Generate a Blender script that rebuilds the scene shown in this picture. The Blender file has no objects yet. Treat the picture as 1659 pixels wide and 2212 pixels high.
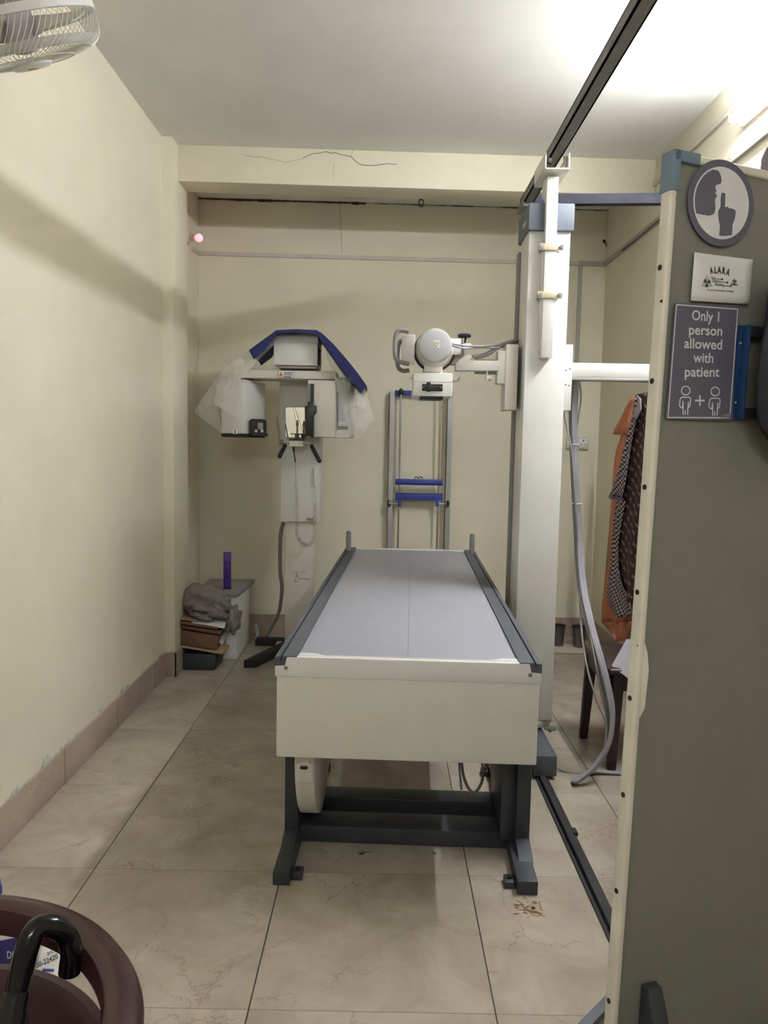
import bpy, bmesh, math, random
from mathutils import Vector, Matrix
random.seed(7)
S = bpy.context.scene
COL = S.collection
PI = math.pi

# ------------------------------------------------------------------ camera, exposure, world
CAM = Vector((.906, -1.743, 1.371)); FPX = 1652.0
_p, _r = .0875, .0188
_f = Vector((0, math.cos(_p), -math.sin(_p))); _rt = Vector((1, 0, 0)); _up = _rt.cross(_f)
RIGHT = math.cos(_r)*_rt + math.sin(_r)*_up
UP = -math.sin(_r)*_rt + math.cos(_r)*_up
FWD = _f
cam = bpy.data.cameras.new('camera'); co = bpy.data.objects.new('camera', cam); COL.objects.link(co)
cam.sensor_fit = 'VERTICAL'; cam.sensor_height = 36; cam.lens = FPX/2212*36; cam.clip_start = .02
co.matrix_world = Matrix(((RIGHT.x, UP.x, -FWD.x, CAM.x), (RIGHT.y, UP.y, -FWD.y, CAM.y), (RIGHT.z, UP.z, -FWD.z, CAM.z), (0, 0, 0, 1)))
S.camera = co
S.view_settings.view_transform = 'Standard'; S.view_settings.look = 'None'
S.view_settings.exposure = 2.32; S.view_settings.gamma = 1.0
S.view_settings.use_curve_mapping = False
TUBE_POWER = 62.0; FILL = .36
w = bpy.data.worlds.new('world'); S.world = w; w.use_nodes = True
w.node_tree.nodes['Background'].inputs[0].default_value = (.8, .85, 1, 1)
w.node_tree.nodes['Background'].inputs[1].default_value = .05

def at(px, py, x=None, y=None, z=None):
    """point of the room, on the plane x=, y= or z=, that stands at this place of the photograph"""
    d = RIGHT*((px-829.5)/FPX) + UP*((1106-py)/FPX) + FWD
    if x is not None: t = (x-CAM.x)/d.x
    elif y is not None: t = (y-CAM.y)/d.y
    else: t = (z-CAM.z)/d.z
    return CAM + d*t

# ------------------------------------------------------------------ materials
def new_mat(name):
    m = bpy.data.materials.new(name); m.use_nodes = True
    return m, m.node_tree.nodes, m.node_tree.links, m.node_tree.nodes['Principled BSDF']
def plain(name, col, rough=.5, metal=0, var=.06, scale=12, bump=0, spec=.5, coat=0, emit=None, estr=0):
    m, N, L, B = new_mat(name)
    tc = N.new('ShaderNodeTexCoord'); nz = N.new('ShaderNodeTexNoise'); nz.inputs['Scale'].default_value = scale; nz.inputs['Detail'].default_value = 5
    L.new(tc.outputs['Object'], nz.inputs['Vector'])
    cr = N.new('ShaderNodeValToRGB')
    cr.color_ramp.elements[0].position = .3; cr.color_ramp.elements[1].position = .7
    cr.color_ramp.elements[0].color = tuple(c*(1-var) for c in col)+(1,)
    cr.color_ramp.elements[1].color = tuple(min(1, c*(1+var)) for c in col)+(1,)
    L.new(nz.outputs['Fac'], cr.inputs['Fac']); L.new(cr.outputs['Color'], B.inputs['Base Color'])
    B.inputs['Roughness'].default_value = rough; B.inputs['Metallic'].default_value = metal
    B.inputs['Specular IOR Level'].default_value = spec; B.inputs['Coat Weight'].default_value = coat
    if bump:
        b = N.new('ShaderNodeBump'); b.inputs['Strength'].default_value = bump; b.inputs['Distance'].default_value = .004
        n2 = N.new('ShaderNodeTexNoise'); n2.inputs['Scale'].default_value = scale*14; L.new(tc.outputs['Object'], n2.inputs['Vector'])
        L.new(n2.outputs['Fac'], b.inputs['Height']); L.new(b.outputs['Normal'], B.inputs['Normal'])
    if emit:
        B.inputs['Emission Color'].default_value = emit+(1,); B.inputs['Emission Strength'].default_value = estr
    return m
def wall_mat(name, col, dirt=True):
    m, N, L, B = new_mat(name)
    tc = N.new('ShaderNodeTexCoord')
    n1 = N.new('ShaderNodeTexNoise'); n1.inputs['Scale'].default_value = 1.6; n1.inputs['Detail'].default_value = 6; n1.inputs['Roughness'].default_value = .6
    L.new(tc.outputs['Object'], n1.inputs['Vector'])
    r1 = N.new('ShaderNodeValToRGB'); r1.color_ramp.elements[0].position = .3; r1.color_ramp.elements[1].position = .72
    r1.color_ramp.elements[0].color = tuple(c*.93 for c in col)+(1,); r1.color_ramp.elements[1].color = tuple(min(1, c*1.04) for c in col)+(1,)
    L.new(n1.outputs['Fac'], r1.inputs['Fac'])
    last = r1.outputs['Color']
    if dirt:   # damp, flaking paint just over the skirting
        sx = N.new('ShaderNodeSeparateXYZ'); L.new(tc.outputs['Object'], sx.inputs[0])
        n2 = N.new('ShaderNodeTexNoise'); n2.inputs['Scale'].default_value = 9; n2.inputs['Detail'].default_value = 8
        L.new(tc.outputs['Object'], n2.inputs['Vector'])
        h = N.new('ShaderNodeMath'); h.operation = 'MULTIPLY_ADD'; h.inputs[1].default_value = -7.5; h.inputs[2].default_value = 1.62
        L.new(sx.outputs['Z'], h.inputs[0])
        a = N.new('ShaderNodeMath'); a.operation = 'ADD'; L.new(h.outputs[0], a.inputs[0]); L.new(n2.outputs['Fac'], a.inputs[1])
        g = N.new('ShaderNodeMapRange'); g.inputs['From Min'].default_value = .98; g.inputs['From Max'].default_value = 1.06
        L.new(a.outputs[0], g.inputs['Value'])
        r2 = N.new('ShaderNodeValToRGB'); r2.color_ramp.elements[0].position = .42; r2.color_ramp.elements[1].position = .6
        r2.color_ramp.elements[0].color = (.38, .42, .34, 1); r2.color_ramp.elements[1].color = (.72, .72, .68, 1)
        n3 = N.new('ShaderNodeTexNoise'); n3.inputs['Scale'].default_value = 22; n3.inputs['Detail'].default_value = 6; L.new(tc.outputs['Object'], n3.inputs['Vector'])
        L.new(n3.outputs['Fac'], r2.inputs['Fac'])
        mx = N.new('ShaderNodeMix'); mx.data_type = 'RGBA'
        L.new(g.outputs['Result'], mx.inputs['Factor']); L.new(last, mx.inputs[6]); L.new(r2.outputs['Color'], mx.inputs[7]); last = mx.outputs[2]
    L.new(last, B.inputs['Base Color'])
    B.inputs['Roughness'].default_value = .62; B.inputs['Specular IOR Level'].default_value = .3
    b = N.new('ShaderNodeBump'); b.inputs['Strength'].default_value = .12; b.inputs['Distance'].default_value = .01
    n4 = N.new('ShaderNodeTexNoise'); n4.inputs['Scale'].default_value = 14; n4.inputs['Detail'].default_value = 3; L.new(tc.outputs['Object'], n4.inputs['Vector'])
    L.new(n4.outputs['Fac'], b.inputs['Height']); L.new(b.outputs['Normal'], B.inputs['Normal'])
    return m
def marble(name, tile=True, c0=(.315, .262, .205), c1=(.445, .39, .318), rough=.09):
    m, N, L, B = new_mat(name)
    tc = N.new('ShaderNodeTexCoord')
    def math_(op, a, b=None, c=None):
        n = N.new('ShaderNodeMath'); n.operation = op
        for i, v in enumerate((a, b, c)):
            if v is None: continue
            if isinstance(v, (int, float)): n.inputs[i].default_value = v
            else: L.new(v, n.inputs[i])
        return n.outputs[0]
    sx = N.new('ShaderNodeSeparateXYZ'); L.new(tc.outputs['Object'], sx.inputs[0])
    X, Y = sx.outputs['X'], sx.outputs['Y']
    tx = math_('DIVIDE', X, .6); ty = math_('DIVIDE', Y, .6)
    cx = math_('FLOOR', tx); cy = math_('FLOOR', ty)
    off = N.new('ShaderNodeCombineXYZ'); L.new(math_('MULTIPLY', cx, 3.71), off.inputs[0]); L.new(math_('MULTIPLY', cy, 5.13), off.inputs[1]); L.new(math_('MULTIPLY_ADD', cx, 1.9, math_('MULTIPLY', cy, 2.3)), off.inputs[2])
    ad = N.new('ShaderNodeVectorMath'); ad.operation = 'ADD'; L.new(tc.outputs['Object'], ad.inputs[0])
    if tile: L.new(off.outputs[0], ad.inputs[1])
    vec = ad.outputs[0]
    def noise(sc, det, rg=.55, dist=0):
        n = N.new('ShaderNodeTexNoise'); n.inputs['Scale'].default_value = sc; n.inputs['Detail'].default_value = det
        n.inputs['Roughness'].default_value = rg; n.inputs['Distortion'].default_value = dist; L.new(vec, n.inputs['Vector']); return n.outputs['Fac']
    base = N.new('ShaderNodeValToRGB'); base.color_ramp.elements[0].position = .32; base.color_ramp.elements[1].position = .66
    base.color_ramp.elements[0].color = c0+(1,); base.color_ramp.elements[1].color = c1+(1,)
    L.new(noise(4.2, 8, .62, .6), base.inputs['Fac'])
    nd = N.new('ShaderNodeTexNoise'); nd.inputs['Scale'].default_value = 5.5; nd.inputs['Detail'].default_value = 8; nd.inputs['Roughness'].default_value = .68; L.new(vec, nd.inputs['Vector'])
    ds_ = N.new('ShaderNodeVectorMath'); ds_.operation = 'MULTIPLY_ADD'; ds_.inputs[1].default_value = (.34, .34, .34); L.new(nd.outputs['Color'], ds_.inputs[0]); L.new(vec, ds_.inputs[2])
    vo = N.new('ShaderNodeTexVoronoi'); vo.feature = 'DISTANCE_TO_EDGE'; vo.inputs['Scale'].default_value = 2.3; L.new(ds_.outputs[0], vo.inputs['Vector'])
    vm = N.new('ShaderNodeMapRange'); vm.inputs['From Max'].default_value = .0065; vm.inputs['To Min'].default_value = 1; vm.inputs['To Max'].default_value = 0
    L.new(vo.outputs['Distance'], vm.inputs['Value'])
    gate = N.new('ShaderNodeMapRange'); gate.inputs['From Min'].default_value = .38; gate.inputs['From Max'].default_value = .56
    L.new(noise(3.1, 3), gate.inputs['Value'])
    vf = math_('MULTIPLY', math_('MULTIPLY', vm.outputs[0], gate.outputs[0]), .85)
    mx = N.new('ShaderNodeMix'); mx.data_type = 'RGBA'; L.new(vf, mx.inputs['Factor']); L.new(base.outputs['Color'], mx.inputs[6]); mx.inputs[7].default_value = (.17, .11, .065, 1)
    last = mx.outputs[2]
    rgh = rough
    if tile:
        ex = math_('MULTIPLY', math_('ABSOLUTE', math_('SUBTRACT', math_('FRACT', math_('ADD', tx, .5)), .5)), .6)
        ey = math_('MULTIPLY', math_('ABSOLUTE', math_('SUBTRACT', math_('FRACT', math_('ADD', ty, .5)), .5)), .6)
        gx = math_('LESS_THAN', ex, .0019); gy = math_('LESS_THAN', ey, .0014)
        m1 = N.new('ShaderNodeMix'); m1.data_type = 'RGBA'; L.new(math_('MULTIPLY', gy, .8), m1.inputs['Factor']); L.new(last, m1.inputs[6]); m1.inputs[7].default_value = (.13, .10, .075, 1)
        m2 = N.new('ShaderNodeMix'); m2.data_type = 'RGBA'; L.new(gx, m2.inputs['Factor']); L.new(m1.outputs[2], m2.inputs[6]); m2.inputs[7].default_value = (.03, .024, .018, 1)
        last = m2.outputs[2]
        mr = math_('MULTIPLY_ADD', math_('MAXIMUM', gx, gy), .5, rough); L.new(mr, B.inputs['Roughness'])
    else: B.inputs['Roughness'].default_value = rough
    L.new(last, B.inputs['Base Color'])
    return m
def checks(name, a, b, s, rot=0):
    m, N, L, B = new_mat(name)
    tc = N.new('ShaderNodeTexCoord'); mp = N.new('ShaderNodeMapping'); mp.inputs['Rotation'].default_value = (rot, 0, 0)
    ck = N.new('ShaderNodeTexChecker'); ck.inputs['Scale'].default_value = s; ck.inputs['Color1'].default_value = a+(1,); ck.inputs['Color2'].default_value = b+(1,)
    mp.inputs['Scale'].default_value = (.001, .6, 1); mp.inputs['Location'].default_value = (.0003, 0, 0)
    L.new(tc.outputs['Object'], mp.inputs['Vector']); L.new(mp.outputs[0], ck.inputs['Vector']); L.new(ck.outputs['Color'], B.inputs['Base Color'])
    B.inputs['Roughness'].default_value = .85
    return m
def dashes(name, base, dash):
    m, N, L, B = new_mat(name)
    tc = N.new('ShaderNodeTexCoord'); sx = N.new('ShaderNodeSeparateXYZ'); L.new(tc.outputs['Object'], sx.inputs[0])
    def M(op, a, b=None, c=None):
        n = N.new('ShaderNodeMath'); n.operation = op
        for i, v in enumerate((a, b, c)):
            if v is None: continue
            if isinstance(v, (int, float)): n.inputs[i].default_value = v
            else: L.new(v, n.inputs[i])
        return n.outputs[0]
    u = M('MULTIPLY_ADD', sx.outputs['Y'], -.42, sx.outputs['Z'])      # across the stripes
    v = M('MULTIPLY_ADD', sx.outputs['Z'], .42, sx.outputs['Y'])       # along them
    row = M('FLOOR', M('DIVIDE', u, .062))
    s1 = M('LESS_THAN', M('ABSOLUTE', M('SUBTRACT', M('FRACT', M('DIVIDE', u, .062)), .5)), .16)
    s2 = M('LESS_THAN', M('FRACT', M('ADD', M('DIVIDE', v, .085), M('MULTIPLY', row, .37))), .62)
    nz = N.new('ShaderNodeTexNoise'); nz.inputs['Scale'].default_value = 160; L.new(tc.outputs['Object'], nz.inputs['Vector'])
    f = M('MULTIPLY', M('MULTIPLY', s1, s2), M('GREATER_THAN', nz.outputs['Fac'], .46))
    mx = N.new('ShaderNodeMix'); mx.data_type = 'RGBA'; L.new(M('MULTIPLY', f, .75), mx.inputs['Factor']); mx.inputs[6].default_value = base+(1,); mx.inputs[7].default_value = dash+(1,)
    L.new(mx.outputs[2], B.inputs['Base Color']); B.inputs['Roughness'].default_value = .8
    return m
def streaks(name, a, b):
    m, N, L, B = new_mat(name)
    tc = N.new('ShaderNodeTexCoord'); mp = N.new('ShaderNodeMapping'); mp.inputs['Rotation'].default_value = (.5, 0, 0); mp.inputs['Scale'].default_value = (1, 7, 2.6)
    nz = N.new('ShaderNodeTexNoise'); nz.inputs['Scale'].default_value = 1.0; nz.inputs['Detail'].default_value = 4
    cr_ = N.new('ShaderNodeValToRGB'); cr_.color_ramp.elements[0].position = .36; cr_.color_ramp.elements[0].color = b+(1,); cr_.color_ramp.elements[1].position = .46; cr_.color_ramp.elements[1].color = a+(1,)
    e_ = cr_.color_ramp.elements.new(.75); e_.color = tuple(min(1, c*1.25+.03) for c in a)+(1,)
    L.new(tc.outputs['Object'], mp.inputs['Vector']); L.new(mp.outputs[0], nz.inputs['Vector']); L.new(nz.outputs['Fac'], cr_.inputs['Fac']); L.new(cr_.outputs['Color'], B.inputs['Base Color'])
    B.inputs['Roughness'].default_value = .85
    return m
def sheer(name, col, alpha):
    m, N, L, B = new_mat(name)
    tr = N.new('ShaderNodeBsdfTransparent'); mixn = N.new('ShaderNodeMixShader')
    B.inputs['Base Color'].default_value = col+(1,); B.inputs['Roughness'].default_value = .3
    nz = N.new('ShaderNodeTexNoise'); nz.inputs['Scale'].default_value = 9; tc = N.new('ShaderNodeTexCoord'); L.new(tc.outputs['Object'], nz.inputs['Vector'])
    mr = N.new('ShaderNodeMapRange'); mr.inputs['To Min'].default_value = alpha*.6; mr.inputs['To Max'].default_value = alpha*1.4; L.new(nz.outputs['Fac'], mr.inputs['Value'])
    L.new(mr.outputs[0], mixn.inputs[0]); L.new(tr.outputs[0], mixn.inputs[1]); L.new(B.outputs[0], mixn.inputs[2])
    L.new(mixn.outputs[0], N['Material Output'].inputs['Surface'])
    return m
def glow(name, col, strength):
    m, N, L, B = new_mat(name)
    B.inputs['Base Color'].default_value = (.8, .8, .8, 1)
    B.inputs['Emission Color'].default_value = col+(1,); B.inputs['Emission Strength'].default_value = strength
    return m
WALLC = (.765, .72, .565)
M = dict(
    wall=wall_mat('wall_paint', WALLC), wall2=wall_mat('wall_paint_upper', WALLC, False), ceiling=wall_mat('ceiling_paint', (.83, .815, .775), False),
    floor=marble('floor_marble'), skirt=marble('skirting_marble', False, (.36, .27, .21), (.46, .37, .30), .3),
    grime=plain('grime', (.10, .075, .06), .9, var=.3, scale=40), crack=plain('crack_line', (.16, .14, .10), .9, var=.3),
    trunk=plain('trunking_plastic', (.60, .545, .475), .5), trunkd=plain('trunking_grey', (.42, .38, .34), .55),
    white=plain('white_enamel', (.74, .73, .70), .35, var=.025, scale=5), whitew=plain('warm_white_enamel', (.68, .645, .57), .4, var=.04, scale=5),
    cream=plain('cream_panel', (.70, .68, .61), .45, var=.04, scale=8), top=plain('table_laminate', (.325, .33, .375), .42, var=.02, scale=20),
    cross=plain('brace_paint', (.045, .046, .06), .8, var=.1, scale=18, spec=.15), rail=plain('overhead_steel', (.16, .15, .145), .55, var=.1, scale=18), grey=plain('grey_rail', (.080, .086, .10), .6, var=.1, scale=18), dgrey=plain('dark_grey_paint', (.035, .038, .046), .45, var=.12, scale=15),
    capgrey=plain('blue_grey_cap', (.115, .13, .165), .6, var=.05), black=plain('black_plastic', (.012, .012, .014), .35), matt=plain('matt_black', (.016, .016, .017), .7),
    steel=plain('steel', (.55, .53, .5), .28, 1), brass=plain('clamp_plate', (.55, .48, .34), .45, .4), alu=plain('aluminium', (.42, .41, .40), .42, .6, var=.04),
    lgrey=plain('light_grey_plastic', (.50, .505, .53), .4, var=.03), hose=plain('grey_hose', (.26, .24, .235), .55), cable=plain('grey_cable', (.30, .285, .31), .5, var=.08),
    blue=plain('blue_paint', (.03, .055, .32), .45), navy=plain('navy_cloth', (.018, .022, .12), .8, var=.2, bump=.3), lead=plain('black_apron', (.016, .017, .027), .6, var=.3, bump=.3),
    bracket=plain('blue_bracket', (.012, .05, .15), .4), corner=plain('blue_grey_corner', (.17, .235, .31), .5), board=plain('grey_green_board', (.225, .215, .19), .55, var=.03, scale=30),
    frame=plain('cream_frame', (.73, .69, .60), .45, var=.1, scale=9), purple=plain('purple_carton', (.055, .018, .20), .35), cloth=plain('grey_cloth', (.20, .18, .165), .9, var=.25, bump=.5),
    card=plain('cardboard', (.34, .21, .10), .8, var=.12), cardd=plain('brown_folder', (.15, .075, .042), .75, var=.2), tan=plain('tan_folder', (.40, .27, .14), .8), paper=plain('paper', (.80, .79, .78), .8, var=.03),
    teal=plain('teal_edge', (.12, .26, .27), .7), box=plain('slate_box', (.022, .03, .036), .6), orange=streaks('orange_cotton', (.56, .20, .10), (.24, .22, .15)),
    maroon=dashes('maroon_print', (.042, .014, .016), (.40, .31, .24)), check=checks('check_border', (.04, .014, .024), (.46, .40, .42), 72), lilac=plain('lilac_cloth', (.42, .38, .43), .85),
    brown=plain('brown_plastic', (.042, .0145, .0175), .28, var=.1, spec=.45), chairb=plain('dark_chair', (.028, .012, .014), .4), gloss=plain('glossy_black', (.004, .004, .005), .14, spec=.35),
    pack=plain('blue_pack', (.03, .03, .20), .3), rust=plain('rust_stain', (.24, .12, .03), .7, var=.4), stain=plain('dark_stain', (.16, .09, .05), .6, var=.4), mirror=plain('mirror_glass', (.92, .92, .9), .03, 1, var=.0),
    sign=plain('sign_grey', (.125, .12, .165), .6, var=.05), ink=plain('ink', (.06, .06, .085), .6), print_=plain('white_print', (.74, .72, .76), .6), yellow=plain('yellow_ink', (.60, .46, .05), .6), red=plain('orange_ink', (.62, .25, .03), .6),
    fan=plain('fan_white', (.66, .65, .63), .4, var=.02), blade=plain('fan_blade', (.60, .60, .50), .35), motor=plain('fan_motor', (.50, .46, .52), .3), wire=plain('fan_wire', (.66, .62, .54), .35),
    sheer=sheer('clear_plastic', (.86, .84, .80), .30), tube=glow('tube_glow', (.95, .985, 1.06), TUBE_POWER), fill_tube=glow('fill_tube_glow', (.95, .985, 1.06), TUBE_POWER*FILL), redbulb=glow('red_bulb_glow', (1, .10, .13), .8), socket=plain('socket_plastic', (.64, .61, .57), .4), wood=plain('ply_sheet', (.50, .42, .34), .7),
    bucket=plain('dark_steel', (.20, .19, .185), .3, .9, var=.2), brownrod=plain('brown_rod', (.22, .12, .07), .5), greendisc=plain('green_knob', (.20, .22, .16), .4), amber=plain('amber_plastic', (.5, .25, .05), .4),
)

# ------------------------------------------------------------------ mesh builder
def mw(o):
    m = Matrix.Identity(4)
    while o is not None:
        m = o.matrix_basis @ m; o = o.parent
    return m
class MB:
    def __init__(s): s.bm = bmesh.new()
    def _add(s, t, mat=None):
        if mat: bmesh.ops.transform(t, matrix=mat, verts=t.verts)
        me = bpy.data.meshes.new('t'); t.to_mesh(me); s.bm.from_mesh(me); bpy.data.meshes.remove(me); t.free(); return s
    def box(s, x0, x1, y0, y1, z0, z1, bev=0, mat=None, seg=2):
        t = bmesh.new(); bmesh.ops.create_cube(t, size=1)
        for v in t.verts: v.co = ((x0+x1)/2+v.co.x*(x1-x0), (y0+y1)/2+v.co.y*(y1-y0), (z0+z1)/2+v.co.z*(z1-z0))
        if bev: bmesh.ops.bevel(t, geom=list(t.edges), offset=bev, segments=seg, affect='EDGES', profile=.5)
        return s._add(t, mat)
    def hull8(s, a, b, bev=0):
        """box between two quads of points (a: one end, b: the other, same order)"""
        t = bmesh.new(); va = [t.verts.new(p) for p in a]; vb = [t.verts.new(p) for p in b]; n = len(a)
        t.faces.new(va[::-1]); t.faces.new(vb)
        for i in range(n): t.faces.new((va[i], va[(i+1) % n], vb[(i+1) % n], vb[i]))
        bmesh.ops.recalc_face_normals(t, faces=t.faces)
        if bev: bmesh.ops.bevel(t, geom=list(t.edges), offset=bev, segments=2, affect='EDGES', profile=.5)
        return s._add(t)
    def prism(s, pts, d, bev=0):
        """polygon of 3-D points pushed along the vector d"""
        d = Vector(d); return s.hull8([Vector(p) for p in pts], [Vector(p)+d for p in pts], bev)
    def face(s, pts):
        s.bm.faces.new([s.bm.verts.new(p) for p in pts]); return s
    def lathe(s, prof, o, ax, seg=32, caps=True):
        """prof: (radius, distance along ax)"""
        o = Vector(o); ax = Vector(ax).normalized(); q = ax.to_track_quat('Z', 'Y')
        t = bmesh.new(); rings = []
        for r, h in prof:
            rings.append([t.verts.new(o + q @ Vector((r*math.cos(2*PI*i/seg), r*math.sin(2*PI*i/seg), h))) for i in range(seg)])
        for a, b in zip(rings, rings[1:]):
            for i in range(seg): t.faces.new((a[i], a[(i+1) % seg], b[(i+1) % seg], b[i]))
        if caps: t.faces.new(rings[0][::-1]); t.faces.new(rings[-1])
        bmesh.ops.recalc_face_normals(t, faces=t.faces)
        return s._add(t)
    def cyl(s, p0, p1, r, r1=None, seg=20):
        p0, p1 = Vector(p0), Vector(p1); return s.lathe([(r, 0), (r if r1 is None else r1, (p1-p0).length)], p0, p1-p0, seg)
    def tube(s, pts, r, seg=10, closed=False, smooth=0):
        P = [Vector(p) for p in pts]
        if smooth: P = spline(P, smooth, closed)
        n = len(P); R_ = r if isinstance(r, (list, tuple)) else None
        tang = []
        for i in range(n):
            a = P[(i-1) % n] if closed or i > 0 else P[i]; b = P[(i+1) % n] if closed or i < n-1 else P[i]
            tang.append((b-a).normalized() if (b-a).length > 1e-9 else Vector((0, 0, 1)))
        nrm = tang[0].orthogonal().normalized(); rings = []
        for i in range(n):
            if i: nrm = tang[i-1].rotation_difference(tang[i]) @ nrm
            bn = tang[i].cross(nrm)
            rr = r
            if R_:
                u = i/(n-1)*(len(R_)-1); k = min(int(u), len(R_)-2); rr = R_[k]+(R_[k+1]-R_[k])*(u-k)
            rings.append([s.bm.verts.new(P[i]+(nrm*math.cos(2*PI*j/seg)+bn*math.sin(2*PI*j/seg))*rr) for j in range(seg)])
        for i in range(n if closed else n-1):
            a, b = rings[i], rings[(i+1) % n]
            for j in range(seg): s.bm.faces.new((a[j], a[(j+1) % seg], b[(j+1) % seg], b[j]))
        if not closed: s.bm.faces.new(rings[0][::-1]); s.bm.faces.new(rings[-1])
        return s
    def ball(s, c, r, sc=(1, 1, 1), seg=20):
        t = bmesh.new(); bmesh.ops.create_uvsphere(t, u_segments=seg, v_segments=seg//2, radius=r)
        for v in t.verts: v.co = Vector(c)+Vector((v.co.x*sc[0], v.co.y*sc[1], v.co.z*sc[2]))
        return s._add(t)
    def grid(s, rows):
        V = [[s.bm.verts.new(p) for p in r] for r in rows]
        for a, b in zip(V, V[1:]):
            for i in range(len(a)-1): s.bm.faces.new((a[i], a[i+1], b[i+1], b[i]))
        return s
    def build(s, name, mat, parent=None, local=False, ang=32, solid=0, sub=0, xf=None, recenter=True):
        me = bpy.data.meshes.new(name)
        bmesh.ops.remove_doubles(s.bm, verts=s.bm.verts, dist=1e-6)
        if xf: bmesh.ops.transform(s.bm, matrix=xf, verts=s.bm.verts)
        o = bpy.data.objects.new(name, me); COL.objects.link(o)
        if parent is not None:
            o.parent = parent
            if not local: bmesh.ops.transform(s.bm, matrix=mw(parent).inverted(), verts=s.bm.verts)
        elif recenter:
            vs = [v.co for v in s.bm.verts]
            c = Vector(((min(v.x for v in vs)+max(v.x for v in vs))/2, (min(v.y for v in vs)+max(v.y for v in vs))/2, min(v.z for v in vs)))
            bmesh.ops.translate(s.bm, vec=-c, verts=s.bm.verts); o.location = c
        s.bm.to_mesh(me); s.bm.free()
        me.materials.append(M[mat] if isinstance(mat, str) else mat)
        for p in me.polygons: p.use_smooth = True
        me.set_sharp_from_angle(angle=math.radians(ang))
        if solid:
            md = o.modifiers.new('solid', 'SOLIDIFY'); md.thickness = solid; md.offset = 0
        if sub:
            md = o.modifiers.new('sub', 'SUBSURF'); md.levels = sub; md.render_levels = sub
        return o
def spline(P, k, closed=False):
    out = []; n = len(P)
    for i in range(n if closed else n-1):
        p1, p2 = P[i], P[(i+1) % n]
        p0 = P[(i-1) % n] if closed or i > 0 else p1*2-p2
        p3 = P[(i+2) % n] if closed or i < n-2 else p2*2-p1
        for j in range(k):
            t = j/k
            out.append(.5*((2*p1)+(p2-p0)*t+(2*p0-5*p1+4*p2-p3)*t*t+(3*p1-p0-3*p2+p3)*t**3))
    if not closed: out.append(P[-1])
    return out
def tag(o, label=None, cat=None, group=None, kind=None):
    if label: o['label'] = label
    if cat: o['category'] = cat
    if group: o['group'] = group
    if kind: o['kind'] = kind
    return o
def thing(name, label, cat, loc=(0, 0, 0), rz=0, group=None):
    o = bpy.data.objects.new(name, None); COL.objects.link(o); o.empty_display_size = .1
    o.location = loc; o.rotation_euler = (0, 0, rz)
    return tag(o, label, cat, group)
def struct(mb, name, mat, **k):
    o = mb.build(name, mat, recenter=False, **k); o['kind'] = 'structure'; return o
def spart(mb, name, mat, parent, **k):
    o = mb.build(name, mat, parent, **k); o['kind'] = 'structure'; return o
def text_mesh(txt, size=1.0, off=.012):
    cu = bpy.data.curves.new('txt', 'FONT'); cu.body = txt; cu.size = size; cu.resolution_u = 3; cu.offset = off
    o = bpy.data.objects.new('txt', cu); COL.objects.link(o)
    dg = bpy.context.evaluated_depsgraph_get(); me = bpy.data.meshes.new_from_object(o.evaluated_get(dg))
    bpy.data.objects.remove(o); bpy.data.curves.remove(cu)
    return me
def add_text(mb, txt, x0, x1, y0, h, xf, off=.012):
    """letters between x0 and x1, baseline y0, capital height h, in the plane given by xf"""
    me = text_mesh(txt, 1.0, off); xs = [v.co.x for v in me.vertices]; a, b = min(xs), max(xs)
    t = bmesh.new(); t.from_mesh(me); bpy.data.meshes.remove(me)
    for v in t.verts: v.co = xf @ Vector((x0+(v.co.x-a)/(b-a)*(x1-x0), y0+v.co.y/.7*h, 0))
    mb._add(t)

# ------------------------------------------------------------------ the room
XW, XR, ZC = -.357, 2.44, 3.04
def yb(x): return 3.69+(x+.412)*.035        # the back wall stands a little skewed
fl = struct(MB().box(-.7, 2.7, -3.1, 4.0, -.1, 0), 'floor', 'floor')
wl = struct(MB().box(XW-.15, XW, -3.1, 2.70, 0, ZC+.1), 'wall_left', 'wall')
struct(MB().prism([(XW-.15, 2.70, 0), (-.412, 2.70, 0), (-.412, 4, 0), (XW-.15, 4, 0)], (0, 0, ZC+.1)), 'wall_recess', 'wall')
wb = struct(MB().prism([(-.412, yb(-.412), 0), (XR+.1, yb(XR+.1), 0), (XR+.1, 4, 0), (-.412, 4, 0)], (0, 0, ZC+.1)), 'wall_back', 'wall2')
struct(MB().box(XR, XR+.15, -3.1, 4, 0, ZC+.1), 'wall_right', 'wall2')
struct(MB().box(-.7, 2.7, -3.25, -3.1, 0, ZC+.1), 'wall_front', 'wall2')
ce = struct(MB().box(-.7, 2.7, -3.1, 4, ZC, ZC+.1), 'ceiling', 'ceiling')
pil = struct(MB().box(XW-.06, -.297, 2.625, 2.935, 0, ZC, .004), 'trim_1', 'wall')
YB0, YB1 = 2.735, 2.835
def bxy(x): return YB0+(x+.3)*.036
beam = struct(MB().prism([(-.30, bxy(-.3), 2.838), (XR, bxy(XR), 2.838), (XR, bxy(XR)+.19, 2.838), (-.30, bxy(-.3)+.19, 2.838)], (0, 0, ZC-2.838), .004), 'trim_2', 'wall2')
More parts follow.
